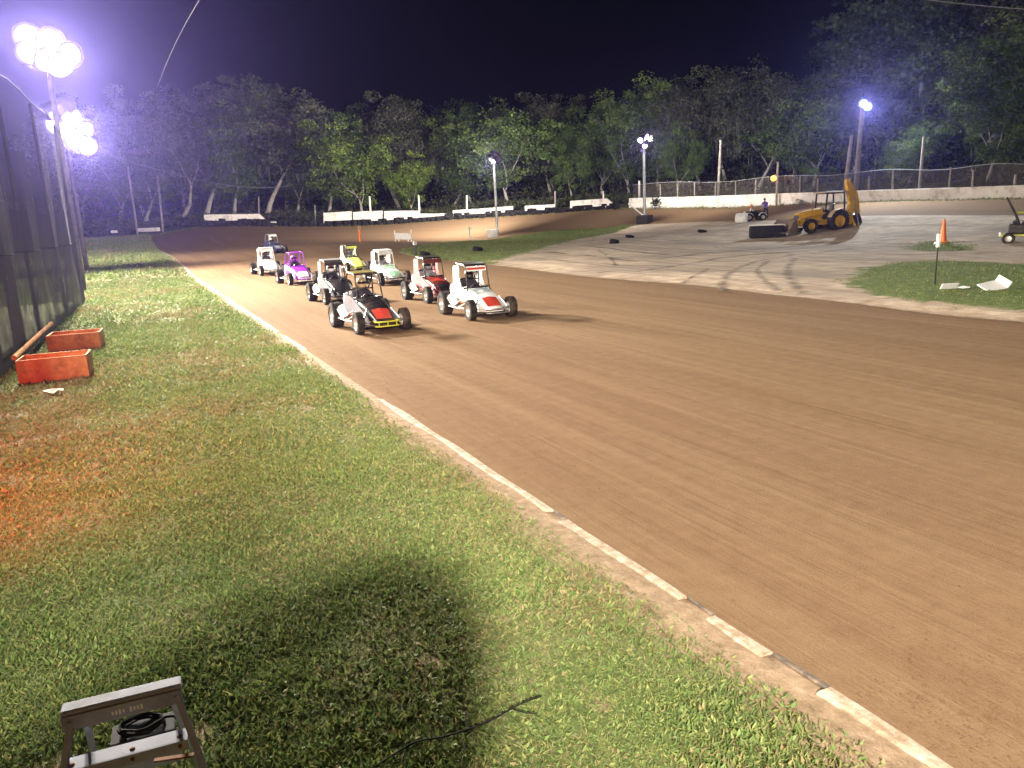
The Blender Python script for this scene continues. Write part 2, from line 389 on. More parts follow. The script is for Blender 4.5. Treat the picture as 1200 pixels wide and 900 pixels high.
def lump(V):
    e, _ = polydist(V, infield, True); k = np.clip(e/1.5, 0, 1)
    return k*(.10 + .10*(fbm(V[:,0]*.5, V[:,1]*.5, 3)-.5)) + .012
inf, V = sheet('infield', infield, 0, M['sand'], [(.55, lambda g: np.hypot(g[:,0], g[:,1]) < 40), (1.3, lambda g: np.hypot(g[:,0], g[:,1]) >= 40)], .7, lump)
d, al = polydist(V, infield, True); setattr_pt(inf, 'across', d); setattr_pt(inf, 'along', al); setattr_pt(inf, 'turf', np.clip(turfmask(V), -3, 3))

# dark tyre ruts curving over the sand
m, nt, b = newmat('damp_rut'); pos = N(nt, 'ShaderNodeTexCoord').outputs['Object']
b.inputs['Base Color'].default_value = (.13,.092,.068,1); b.inputs['Roughness'].default_value = .95
uvn = N(nt, 'ShaderNodeUVMap').outputs[0]; sx = N(nt, 'ShaderNodeSeparateXYZ'); nt.links.new(uvn, sx.inputs[0])
e_ = N(nt, 'ShaderNodeMath', operation='MULTIPLY_ADD'); e_.inputs[1].default_value = 1.6; e_.inputs[2].default_value = -.55; nt.links.new(noise(nt, pos, 1.1, 6, .7), e_.inputs[0])
e3 = N(nt, 'ShaderNodeMath', operation='MULTIPLY'); nt.links.new(ramp(nt, e_.outputs[0], [(0, (0,0,0)), (.5, (.85,)*3)]), e3.inputs[0]); nt.links.new(ramp(nt, sx.outputs[1], [(0, (0,0,0)), (.5, (1,)*3), (1, (0,0,0))]), e3.inputs[1]); nt.links.new(e3.outputs[0], b.inputs['Alpha']); M['rut'] = m
def rut(pix, w):
    c = resample(smooth_line(pl(pix), 3), .5, False); P = np.array(c); T = np.gradient(P, axis=0); T /= np.maximum(np.hypot(T[:,0], T[:,1])[:,None], 1e-6); Nn = np.column_stack([-T[:,1], T[:,0]])
    ww = w*(.75+.5*vnoise(np.arange(len(P))*.3, np.zeros(len(P)), int(pix[0][0])))[:,None]; L_ = P+Nn*ww; Q_ = P-Nn*ww; k = len(P)
    V = np.vstack([np.column_stack([a, terrain(a)+lump(a)+.008]) for a in (L_, P, Q_)]); me = bpy.data.meshes.new('tyre_rut')
    me.from_pydata(V.tolist(), [], [(r*k+i, r*k+i+1, (r+1)*k+i+1, (r+1)*k+i) for r in (0,1) for i in range(k-1)]); uv = me.uv_layers.new(name='UVMap')
    for l in me.loops: uv.data[l.index].uv = ((l.vertex_index % k)*.5, (l.vertex_index//k)*.5)
    o = link('tyre_rut', me, M['rut']); o['kind'] = 'structure'
for pix, w in [([(845,344),(848,328),(875,311),(930,301)],.22),([(940,347),(926,333),(921,318),(932,305)],.22),([(912,343),(893,331),(884,320),(900,309)],.18),([(680,289),(760,300),(840,303),(945,297)],.35),
    ([(640,297),(690,302),(748,309)],.3),([(735,323),(800,313),(870,301),(965,295)],.28),([(690,284),(738,280),(768,278)],.5),([(950,300),(1000,293),(1060,289)],.4),([(700,322),(760,318),(825,323)],.22),
    ([(830,318),(812,328),(800,333)],.16),([(700,295),(716,304),(722,314)],.16),([(1010,300),(1080,303),(1180,298)],.35),([(770,306),(850,297),(960,288),(1050,283)],.5),([(620,305),(700,312),(790,315)],.2)]: rut(pix, w)

# near verge
def fence_x(Y): return -2.27+(np.asarray(Y)-19.2)*.0485
def verge_h(P):
    x, y = P[:,0], P[:,1]
    return (.035 + .05*np.clip((KX-.25-x)/2.5, 0, 1) + .05*(fbm(x*.9, y*.9, 11)-.5) + .02*(fbm(x*4, y*4, 5)-.5))*np.clip((KX+.02-x)/.14, .1, 1)
def bare(x, y):                                     # where the soil shows: along the kerb and in worn patches
    k = KX-.08-x; w = .20+.50*fbm(y*.55, y*0+3, 21)*np.clip(1.5-y/14, .35, 1)
    e = np.clip(1.25-k/np.maximum(w, .02), 0, 1)
    p = np.clip((fbm(x*1.5+9, y*1.5, 31, 4)-.68)*7, 0, 1)*.7
    q = np.clip((fbm(x*.7+2, y*.5, 41, 3)-.62)*4, 0, .3)
    return np.clip(np.maximum.reduce([e, p, q]), 0, 1)
m, nt, b = newmat('verge_soil'); pos = N(nt, 'ShaderNodeTexCoord').outputs['Object']
soil = ramp(nt, noise(nt, pos, 9, 7, .7), [(.3, (.15,.10,.06)), (.55, (.27,.19,.125)), (.75, (.38,.29,.20))])
thatch = ramp(nt, noise(nt, pos, 14, 7, .75), [(.3, (.055,.080,.024)), (.52, (.11,.135,.045)), (.72, (.18,.175,.075))])
f = N(nt, 'ShaderNodeMath', operation='MULTIPLY_ADD'); nt.links.new(noise(nt, pos, 7, 5, .7), f.inputs[0]); f.inputs[1].default_value = .8; nt.links.new(attr(nt, 'bare'), f.inputs[2])
nt.links.new(mix(nt, ramp(nt, f.outputs[0], [(.62, (0,0,0)), (.95, (1,)*3)]), thatch, soil), b.inputs['Base Color'])
b.inputs['Roughness'].default_value = .95; b.inputs['Specular IOR Level'].default_value = .2; bump(nt, b, noise(nt, pos, 28, 5, .7), .8, .02); M['verge'] = m
kend = at(155,278,110)
vpoly = [(-40,-30),(KX,-30),(KX,55),(KX-.1,75),(at(176,292,88).x-.1, at(176,292,88).y),(at(158,280,107).x-.3, at(158,280,107).y+1),(-40,112)]
ver, V = sheet('verge', vpoly, 0, M['verge'], [(.14, lambda g: (np.abs(g[:,0]) < 3.6) & (g[:,1] > .5) & (g[:,1] < 11)), (.4, lambda g: (np.abs(g[:,0]) < 4) & (g[:,1] >= 11) & (g[:,1] < 40)),
        (2.0, lambda g: (np.abs(g[:,0]) >= 4) | (g[:,1] <= .5) | (g[:,1] >= 40))], .35, verge_h)
setattr_pt(ver, 'bare', bare(V[:,0], V[:,1]))
def vz(x, y): return tz(x, y)+float(verge_h(np.array([(x, y)]))[0])

# painted kerb: short concrete lengths, white; worn black stretches shaped thin and low like a shaded side
m, nt, b = newmat('kerb_paint'); pos = N(nt, 'ShaderNodeTexCoord').outputs['Object']
blk = attr(nt, 'black'); ch = noise(nt, pos, 9, 8, .75)
wht = ramp(nt, ch, [(.42, (.22,.15,.095)), (.52, (.32,.255,.19)), (.70, (.46,.41,.345))]); bk = ramp(nt, ch, [(.38, (.035,.03,.03)), (.52, (.11,.08,.06)), (.66, (.22,.16,.11))])
nt.links.new(mix(nt, blk, wht, bk), b.inputs['Base Color']); b.inputs['Roughness'].default_value = .85; bump(nt, b, ch, .5, .01); M['kerb'] = m
mb = MB(); blkv = []; y = -4.0; wob = lambda t: .012*math.sin(t*.9)+.006*math.sin(t*3.1)
spans = [(-4,2.72,0),(2.72,3.14,1),(3.14,3.66,0),(3.66,3.95,1),(3.95,5.6,0),(5.6,5.85,1),(5.85,8.9,0)]
yy = 8.9
while yy < 74:
    l = random.uniform(.8,2.2); spans.append((yy, yy+l, 1 if False else 0)); yy += l
for a, e, bl in spans:
    k = max(2, int((e-a)/.25)+1)
    if random.random() < .22 and a > 9: continue
    secs = []
    for i in range(k):
        t = a+.006+(e-a-.012)*i/(k-1); x = KX+wob(t)*(.6 if t < 60 else 0)-(.1*(t-55)/20 if t > 55 else 0); z = tz(x, t); w = (.088+.022*math.sin(t*2.7)+.010*math.sin(t*9.1+1)+random.uniform(-.008,.008))*(.34 if bl else 1); x = x+(.036 if bl else 0); top = .026+.008*math.sin(t*3.3)-(.008 if bl else 0)
        secs.append([Vector((x-w*.8,t,z-.12)), Vector((x-w*.8,t,z+top-.01)), Vector((x-w*.55,t,z+top)), Vector((x+w*.25,t,z+top-.004)), Vector((x+w*.42,t,z+top-.025)), Vector((x+w*.5,t,z-.12))])
    mb.loft(secs); blkv += [bl]*(k*6)
o = mb.build('kerb', M['kerb']); setattr_pt(o, 'black', blkv); o['kind'] = 'structure'

# ------------------------------------------------------------------ leaves in bulk
def leafmesh(name, C, A, B, colr, m, parent=None, fold=None):   # kites: centre C, half axes A (length), B (width), colour per leaf
    k = len(C); V = np.empty((k,4,3), np.float32); V[:,0] = C-A; V[:,1] = C+B-A*.1; V[:,2] = C+A; V[:,3] = C-B-A*.1
    me = bpy.data.meshes.new(name); me.vertices.add(k*4); me.loops.add(k*4); me.polygons.add(k)
    me.vertices.foreach_set('co', V.ravel()); me.loops.foreach_set('vertex_index', np.arange(k*4, dtype=np.int32))
    me.polygons.foreach_set('loop_start', np.arange(0, k*4, 4, dtype=np.int32))
    try: me.polygons.foreach_set('loop_total', np.full(k, 4, np.int32))
    except Exception: pass
    me.update(calc_edges=True); a = me.color_attributes.new('Col', 'FLOAT_COLOR', 'POINT')
    c4 = np.ones((k,4,4), np.float32); c4[:,:,:3] = colr[:,None,:]; a.data.foreach_set('color', c4.ravel())
    return link(name, me, m, parent)
def unit(v): return v/np.maximum(np.linalg.norm(v, axis=1, keepdims=True), 1e-6)
def scatter_grass(name, x, y, z, size, m, dry, flat=.5):
    k = len(x); up = np.stack([rng.normal(0,.55,k), rng.normal(0,.55,k), rng.uniform(.15,1,k)*(1-flat)+flat*.25], 1); A = unit(up)*size[:,None]
    W = unit(np.cross(A, rng.normal(size=(k,3))))*size[:,None]*np.where(rng.uniform(0,1,k) < .68, rng.uniform(.07,.17,k), rng.uniform(.2,.42,k))[:,None]
    C = np.stack([x, y, z], 1)+A*.8*np.array([1,1,1]); C[:,2] = np.maximum(C[:,2], z+.004)
    g = rng.uniform(.75,1.25,k)[:,None]
    green = np.array([.120,.178,.052])*g; yel = np.array([.20,.222,.075])*g; brn = np.array([.22,.175,.085])*g; dk = np.array([.075,.12,.036])*g
    t = rng.uniform(0,1,k); c = np.where((t < .36)[:,None], yel, green); c = np.where((t > .84)[:,None], dk, c)
    c = np.where((rng.uniform(0,1,k) < dry)[:,None], brn, c)
    return leafmesh(name, C, A, W, c, m)
bands = [(1.2,3.4,15000,.013),(3.4,6,13000,.0145),(6,9,8500,.017),(9,14,3600,.022),(14,24,1500,.030),(24,45,420,.045),(45,112,100,.08)]
gxl, gyl, gsl = [], [], []
for a, e, den, sz in bands:
    xl = -3.1 if a < 24 else -9.0; k = int((e-a)*(KX-xl)*den); x = rng.uniform(xl, KX+.04, k); y = rng.uniform(a, e, k); gxl.append(x); gyl.append(y); gsl.append(sz*rng.uniform(.6,1.9,k))
x = np.concatenate(gxl); y = np.concatenate(gyl); s = np.concatenate(gsl)
keep = ((x > fence_x(y)-.3)|(y > 33.5))&(rng.uniform(0,1,len(x)) > bare(x, y)*1.0)&((x < KX-.13)|(rng.uniform(0,1,len(x)) < .10))
keep &= rng.uniform(0,1,len(x)) < .55+.7*fbm(x*2.2, y*2.2, 51)
x, y, s = x[keep], y[keep], s[keep]
z = terrain(np.column_stack([x, y]))+verge_h(np.column_stack([x, y])); s = s*(.65+.75*fbm(x*1.1, y*1.1, 61))
dry = np.clip((fbm(x*.8+4, y*.6, 71)-.40)*1.9, .05, .75)
tag(scatter_grass('grass', x, y, z, s, M['grass'], dry), 'short weedy lawn of clover and grass between fence and track', 'grass', kind='stuff')
# tall tufts hanging over the kerb + turf on the infield
k = 620000; P = np.vstack([np.column_stack([rng.uniform(15,75,k), rng.uniform(5,95,k)])]); P = P[inside(P, infield)]; tm = turfmask(P)+(fbm(P[:,0]*1.1, P[:,1]*1.1, 81)-.5)*2.4
P = P[tm > .15]; D = np.hypot(P[:,0], P[:,1]); sz = .018+D*.0006
tag(scatter_grass('infield_grass', P[:,0], P[:,1], terrain(P)+lump(P), sz*rng.uniform(.6,1.4,len(P)), M['grass'], np.full(len(P), .22)), 'patches of green grass on the pale sandy infield', 'grass', kind='stuff')
# rough grass along the outer edge of the far turn
op = np.array(resample(outer[4:], .5, False)); k = 14000; i = rng.integers(0, len(op)-1, k); P = op[i]+rng.normal(0,.5,(k,2)); 
tag(scatter_grass('rough_grass', P[:,0], P[:,1], terrain(P)-.03, rng.uniform(.05,.15,k), M['grass'], np.full(k, .45)), 'rough grass fringe along the foot of the far wall', 'grass', kind='stuff')
# clods on the clay
mb = MB()
for _ in range(1100):
    u = random.random()
    if u < .5: p = hit(random.gauss(1120,60), random.gauss(830,60))
    elif u < .7: p = Vector((KX+.15+abs(random.gauss(0,.5)), random.uniform(2,16), 0))
    else: p = Vector((17.0-abs(random.gauss(0,.8)), random.uniform(8,26), 0))
    p = p+Vector((random.uniform(-.12,.12), random.uniform(-.12,.12), 0)); r_ = random.uniform(.002,.008)*min(2.4, .7+p.length*.06); mb.ball((p.x, p.y, r_*.4), (r_, r_*random.uniform(.7,1.3), r_*.7), 5, 4)
tag(mb.build('dirt_clods', M['clod']), 'loose clods of clay scattered on the track', 'dirt', kind='stuff')

# ------------------------------------------------------------------ trees
def make_tree(seed, spread, base, leafn, cols, moss=0, fork=2, lean=0, vine=0):
    q = np.random.default_rng(seed); rr = random.Random(seed); H = 10.0; mb = MB(); tips = []
    def limb(p, d, L, r, depth):
        pts = [p]; rs = [r]; k = 5; dd = Vector(d)
        for i in range(k):
            dd = (dd+Vector((rr.gauss(0,.16), rr.gauss(0,.16), .07 if depth else .02))).normalized(); pts.append(pts[-1]+dd*L/k); rs.append(r*(1-.13*(i+1)))
        mb.tube(pts, rs, 7 if depth == 0 else 5)
        if depth >= 2: tips.extend((pts[-1], pts[3], pts[1])); return
        nb = fork if depth == 0 else 3
        for j in range(nb):
            az = 2*PI*(j+rr.random()*.7)/nb+seed; el = rr.uniform(.35,.95) if depth == 0 else rr.uniform(.1,.8)
            v = Vector((math.cos(az)*spread, math.sin(az)*spread, el)).normalized()
            limb(pts[-1 if j < nb-1 or depth else -2], (v+dd*.45).normalized(), L*rr.uniform(.62,.9) if depth else H*.30*rr.uniform(.8,1.15), rs[-1]*.68, depth+1)
        if depth: tips.extend((pts[-1], pts[2]))
    limb(Vector((0,0,-.3)), Vector((lean,0,1)).normalized(), H*base, .17, 0)
    T = np.array([tuple(t) for t in tips]); s = (H*.97)/max(T[:,2].max()+.35, 1); 
    mb.v = [(v[0]*s, v[1]*s, v[2]*s) for v in mb.v]; T = T*s
    cen = []; 
    for t in T:
        for _ in range(5): cen.append(t+q.normal(0,.62,3)*[1.25,1.25,.85])
    cen = np.array(cen); cen[:,2] -= q.uniform(0,1,len(cen))**3*1.6; cen = cen[cen[:,2] > H*base*.95]; per = leafn//len(cen); Cs, Cc = [], []
    for c in cen:
        k = int(per*q.uniform(.35,1.7)); r_ = q.uniform(.4,.95); p = unit(q.normal(size=(k,3)))*(q.uniform(0,1,k)**.45)[:,None]*r_*[1.25,1.25,.7]
        Cs.append(c+p); u = q.uniform(.55,1.5); w = cols[q.integers(len(cols))]; Cc.append(np.array(w)*u*q.uniform(.7,1.35,k)[:,None])
    if vine:
        for _ in range(vine):
            v = np.array(mb.v[rr.randrange(len(mb.v))]); k = 40; Cs.append(v*[1,1,.8]+q.normal(0,.25,(k,3))); Cc.append(np.array(cols[0])*q.uniform(.5,1.2,k)[:,None])
    C = np.vstack(Cs); cc = np.vstack(Cc); k = len(C)
    A_ = unit(q.normal(size=(k,3))*[1,1,.6])*q.uniform(.06,.15,k)[:,None]; B_ = unit(np.cross(A_, q.normal(size=(k,3))))*q.uniform(.04,.10,k)[:,None]
    root = bpy.data.objects.new('tree', None); COL.objects.link(root)
    mb.build('trunk', M['bark'], root, True); leafmesh('crown', C, A_, B_, cc, M['leaf'], root)
    if moss:
        low = cen[np.argsort(cen[:,2])[:max(6, len(cen)*2//3)]]; ms = low[q.integers(0, len(low), moss)]+q.normal(0,.25,(moss,3)); L = q.uniform(.2,.75,moss)
        strands = 5; Cm = np.repeat(ms, strands, 0)+q.normal(0,.06,(moss*strands,3)); Lm = np.repeat(L, strands)*q.uniform(.5,1.1,moss*strands); Cm[:,2] -= Lm
        Am = np.stack([q.normal(0,.04,len(Lm)), q.normal(0,.04,len(Lm)), -np.ones(len(Lm))], 1)*Lm[:,None]
        Bm = unit(np.cross(Am, q.normal(size=(len(Lm),3))))*q.uniform(.012,.035,len(Lm))[:,None]
        leafmesh('hanging_moss', Cm, Am, Bm, np.array([.11,.115,.095])*q.uniform(.6,1.3,len(Lm))[:,None], M['moss'], root)['kind'] = 'stuff'
    return root
GR = [(.085,.125,.032),(.11,.145,.04),(.065,.10,.028)]; YG = [(.14,.19,.03),(.12,.16,.03),(.08,.12,.03)]; GY = [(.085,.09,.055),(.07,.08,.046),(.10,.10,.07)]; DK = [(.055,.080,.032),(.07,.095,.038)]
TV = [make_tree(11,.75,.22,17000,GR,70,4,.03), make_tree(23,.95,.20,15000,YG,20,4,.10), make_tree(37,.5,.30,15000,GY,110,3,.05), make_tree(41,.55,.24,17000,GR,60,4,-.10,10),
      make_tree(53,.5,.20,17000,DK,60,4,.06,14), make_tree(67,.5,.34,13000,GY,150,3,.30), make_tree(79,1.0,.20,19000,GR,20,5,0,6)]
used = [0]*len(TV)
def plant_tree(px, ytop, D, kind, sx, label, group, rz=None):
    g = stand(px, 250, D); top = at(px, ytop, D).z; h = max(top-g.z+.4, 3)
    o = TV[kind] if not used[kind] else copy_tree(TV[kind]); used[kind] = 1
    o.location = (g.x, g.y, g.z-.15); o.rotation_euler = (0, 0, rz if rz is not None else random.uniform(0, 2*PI)); k = h/10; o.scale = (k*sx, k*sx, k)
    tag(o, label, 'tree', group); return o
FR = 'trees standing behind the far wall'
front = [(165,118,122,4,1.0,'dim bluish tree behind the two thin posts at far left'),
 (205,112,120,5,1.0,'dim tree with bare forked trunk just left of the left wall end'),
 (240,100,118,2,1.1,'dim grey tree above the left end of the tyre wall'),
 (275,108,119,3,1.0,'dark leafy tree behind the left stretch of white wall'),
 (312,92,117,2,1.15,'tall pale-trunked mossy tree behind the gap in the left wall'),
 (345,136,118,4,1.0,'low dark tree behind the low broken stretch of wall'),
 (382,126,116,3,1.05,'leafy blue-green tree behind the first thick white wall block'),
 (428,142,112,1,1.1,'bright yellow-green tree with thick forked trunk behind the white wall blocks'),
 (470,110,122,2,1.0,'tall thin grey tree rising behind the bright yellow-green one'),
 (488,178,113,1,.8,'small yellow-green tree right beside the bright forked one'),
 (523,146,120,5,1.0,'thin grey mossy tree between the yellow-green tree and the broad green one'),
 (556,128,119,3,1.0,'dark green tree left of the broad tree by the first floodlight pole'),
 (598,115,112,6,1.05,'broad rounded green tree behind the first infield floodlight pole'),
 (648,108,120,2,1.0,'tall grey tree just right of the broad rounded one'),
 (672,150,112,0,.9,'mid green tree above the right end of the tyre line'),
 (705,118,116,0,1.0,'dense dark green tree left of the second floodlight pole'),
 (738,98,113,6,.85,'tall green tree with rounded top above the wall gap'),
 (775,92,115,3,1.0,'tall green tree right behind the second floodlight pole'),
 (795,150,106,0,.75,'low bright green tree behind the left end of the chain-link fence'),
 (822,88,112,2,1.0,'tall mossy tree between second floodlight pole and the leaning trunk'),
 (852,76,110,2,.95,'tall tree with bare pale forked trunk behind the chain-link fence'),
 (884,76,102,5,.95,'tree with a white leaning trunk and long hanging moss'),
 (918,104,108,4,.9,'dark tree above the small orange lamp'),
 (950,88,100,0,1.0,'mossy green tree between the orange lamp and the backhoe'),
 (985,80,102,2,1.0,'grey-green tree behind the leaning utility pole'),
 (1035,10,100,4,1.15,'very tall dark tree towering above the right floodlight pole'),
 (1072,-40,104,4,1.1,'highest dark tree right of the right floodlight pole'),
 (1060,150,88,0,.9,'low green tree between right floodlight pole and short bare post'),
 (1128,-20,100,2,1.1,'very tall grey tree behind the green tree at the right edge'),
 (1150,58,84,6,.95,'big green tree with a straight pale trunk near the right edge'),
 (1215,20,88,3,1.1,'dark green tree cut by the right edge of the view')]
for px, yt, D, kd, sx, lb in front: plant_tree(px, yt, D, kd, sx, lb, FR)
for i in range(30):
    px = 90+i*40+random.uniform(-12,12); D = (136 if px < 700 else 136-(px-700)*.05)+random.uniform(-4,6)
    yt = (118 if px < 560 else 135 if px < 700 else 112 if px < 980 else 15)+random.uniform(-4,20)
    plant_tree(px, yt, D, random.choice([0,2,3,4,4]), random.uniform(1,1.25), 'dim tree in the back row of the dark wood', 'back row of the wood')
for i in range(2):                                  # low shrubs fringe
    pass
k = 60000; px = rng.uniform(60,1320,k); Dm = np.interp(px, [120,240,720,890,1000,1300],[116,112,100,91,83,76])+np.abs(rng.normal(0,13,k))+2.0
dirs = np.array([ray(p, 250) for p in px]); dirs = dirs[:,:2]/np.hypot(dirs[:,0], dirs[:,1])[:,None]; P = dirs*Dm[:,None]
back_ = Dm-np.interp(px, [120,240,720,890,1000,1300],[116,112,100,91,83,76]); hgt = (.3+1.7*fbm(P[:,0]*.35, P[:,1]*.35, 91)+np.clip(back_-11,0,10)*.95*fbm(P[:,0]*.22, P[:,1]*.22, 95)*1.3)*rng.uniform(0,1,k)**.8; C = np.column_stack([P, terrain(P)-.1+hgt])
A_ = unit(rng.normal(size=(k,3)))*rng.uniform(.12,.34,k)[:,None]; B_ = unit(np.cross(A_, rng.normal(size=(k,3))))*rng.uniform(.07,.17,k)[:,None]
tag(leafmesh('undergrowth', C, A_, B_, np.array([.05,.06,.028])*rng.uniform(.5,1.5,k)[:,None]*np.where(rng.uniform(0,1,k)[:,None] < .3, [1.5,1.15,1.2], [1,1,1]), M['leaf']), 'tangled scrub under the trees behind the wall', 'undergrowth', kind='stuff')

# ------------------------------------------------------------------ far walls, tyres, fence
def wall_piece(name, line, thick, label, group=None, drip=False):    # line: (px, ytop, ybase, D)
    mb = MB(); top = [at(x, a, D) for x, a, c, D in line]; bot = [at(x, c, D) for x, a, c, D in line]; secs = []
    for i, (t, q) in enumerate(zip(top, bot)):
        a = top[max(i-1,0)]; e = top[min(i+1,len(top)-1)]; nrm = Vector((-(e-a).y, (e-a).x, 0)).normalized(); nrm = nrm if nrm.dot(t) > 0 else -nrm
        zb = min(q.z, tz(q.x, q.y))-.5; o2 = nrm*thick
        secs.append([Vector((q.x,q.y,zb)), Vector((t.x,t.y,t.z-.04)), Vector((t.x+o2.x*.1,t.y+o2.y*.1,t.z)), Vector((t.x+o2.x*.9,t.y+o2.y*.9,t.z)), Vector((t.x+o2.x,t.y+o2.y,t.z-.04)), Vector((q.x+o2.x,q.y+o2.y,zb))])
    mb.loft(secs); return tag(mb.build(name, M['concrete']), label, 'wall', group)
GW = 'white wall blocks around the far turn'
wall_piece('concrete_wall', [(239,251.5,262,109),(275,251,262,109),(304,250.5,262,109),(311,257,262,109)], .3, 'left end of the white wall above a pile of tyres, sloped at one end', GW)
wall_piece('concrete_wall', [(313,259.5,264,108),(348,260,264,108)], .3, 'low broken stretch of white wall between two tall stretches', GW)
wall_piece('concrete_wall', [(379,249.5,263,106.5),(396,248.5,263,106.2),(412,247.5,263,106)], .35, 'thick white wall block under the bright yellow-green tree, leftmost of three', GW)
wall_piece('concrete_wall', [(413.5,248.5,263,105.9),(430,247.5,262.5,105.6),(448,247,262,105.2)], .35, 'thick white wall block in the middle of three below the yellow-green tree', GW)
wall_piece('concrete_wall', [(450,247.5,261.5,105.1),(470,247,261,104.7),(491,247,260,104.2)], .3, 'white wall block at the right of three with a thin post behind', GW)
wall_piece('concrete_wall', [(492.5,250.5,259,104.1),(510,250.5,257.5,103.6),(529,250,256,103.2)], .25, 'lower thin white wall stretch just left of the first floodlight pole', GW)
wall_piece('concrete_wall', [(530.5,246.5,256,103),(565,244.5,254,102.3),(601,241.5,252,101.4)], .3, 'long sloping white wall stretch behind the first floodlight pole', GW)
wall_piece('concrete_wall', [(615,241.5,251,101),(628,240.5,250,100.6),(640,240,249,100.3),(650,239.5,249,100)], .3, 'short stained white wall stretch under overhanging scrub', GW)
wall_piece('concrete_wall', [(668,235.5,247.5,99.5),(690,234,246,98.5),(711,232.5,245,97.6),(721,241,244,97.2)], .3, 'white wall stretch with a sloped end left of the wall gap', GW)
RW = [(737,232.2,243.5,95.5),(775,231.2,243.5,94),(815,230.2,243,92.5),(852,229,242.5,89),(890,227.5,241.5,85.5),(940,225.8,239.5,80.5),(985,224,237.3,78),(1030,222.5,236,76.3),(1080,221,234.8,74.8),(1140,219,233.6,73.2),(1200,216.8,232.5,72),(1270,214.5,231,70.5),(1400,211,229,67)]
wall_piece('concrete_wall', RW, .35, 'long white concrete wall with chain-link fence on top behind the backhoe', None)
def rw_at(px):
    xs = [r[0] for r in RW]; return [float(np.interp(px, xs, [r[i] for r in RW])) for i in range(4)]
# chain link on top
m, nt, b = newmat('chain_link'); uv = N(nt, 'ShaderNodeUVMap').outputs[0]
def links(nt, uv, scale, w):
    mp = N(nt, 'ShaderNodeMapping'); mp.inputs['Rotation'].default_value = (0,0,R(45)); mp.inputs['Scale'].default_value = (scale,)*3; nt.links.new(uv, mp.inputs[0])
    sp = N(nt, 'ShaderNodeSeparateXYZ'); nt.links.new(mp.outputs[0], sp.inputs[0]); outs = []
    for i in (0,1):
        fr = N(nt, 'ShaderNodeMath', operation='FRACT'); nt.links.new(sp.outputs[i], fr.inputs[0])
        lt = N(nt, 'ShaderNodeMath', operation='LESS_THAN'); nt.links.new(fr.outputs[0], lt.inputs[0]); lt.inputs[1].default_value = w; outs.append(lt.outputs[0])
    mx = N(nt, 'ShaderNodeMath', operation='MAXIMUM'); nt.links.new(outs[0], mx.inputs[0]); nt.links.new(outs[1], mx.inputs[1]); return mx.outputs[0]
b.inputs['Base Color'].default_value = (.055,.045,.04,1); b.inputs['Roughness'].default_value = .6; b.inputs['Metallic'].default_value = .3
nt.links.new(links(nt, uv, 14, .20), b.inputs['Alpha']); M['chain'] = m
def ribbon(name, bot, top, m, parent, thick=0):
    me = bpy.data.meshes.new(name); k = len(bot); vs = [tuple(p) for p in bot]+[tuple(p) for p in top]; fs = [(i, i+1, k+i+1, k+i) for i in range(k-1)]
    me.from_pydata(vs, [], fs); uvl = me.uv_layers.new(name='UVMap'); s = [0]
    for i in range(1, k): s.append(s[-1]+(Vector(bot[i])-Vector(bot[i-1])).length)
    for p in me.polygons:
        for li in p.loop_indices:
            vi = me.loops[li].vertex_index; j = vi % k
            uvl.data[li].uv = (s[j], 0 if vi < k else (Vector(top[j])-Vector(bot[j])).length)
    return link(name, me, m, parent)
p0 = at(*[rw_at(900)[i] for i in (0,1,3)])
cf = empty('chain_link_fence', (0,0,0), 0, 'dark chain-link fence with pale posts along the top of the long white wall', 'fence')
bot, top = [], []
for px in np.arange(742, 1400, 12):
    x, a, c, D = rw_at(px); p = at(px, a, D+.17); bot.append(p); top.append(p+Vector((0,0,1.55+.12*math.sin(px*.05))))
ribbon('mesh', bot, top, M['chain'], cf)
MB().tube([t+Vector((0,0,.02)) for t in top], .025, 6).build('top_rail', M['galv'], cf)
for px, hgt, r_ in [(774,1.5,.07),(794,1.5,.07),(814,1.5,.07),(838,1.45,.06),(862,1.5,.06),(885,1.5,.09),(937,1.55,.09),(958,1.25,.09),(1018,1.2,.09),(1046,1.6,.1),(1112,1.6,.07),(1139.5,1.3,.1),(1189,.8,.11),(1225,1.6,.08),(1260,1.6,.08)]:
    x, a, c, D = rw_at(px); p = at(px, a, D+.12); MB().tube([p+Vector((0,0,-.5)), p+Vector((.02*random.uniform(-3,3),0,hgt))], [r_, r_*.85], 8).build('post', M['pole'], cf)
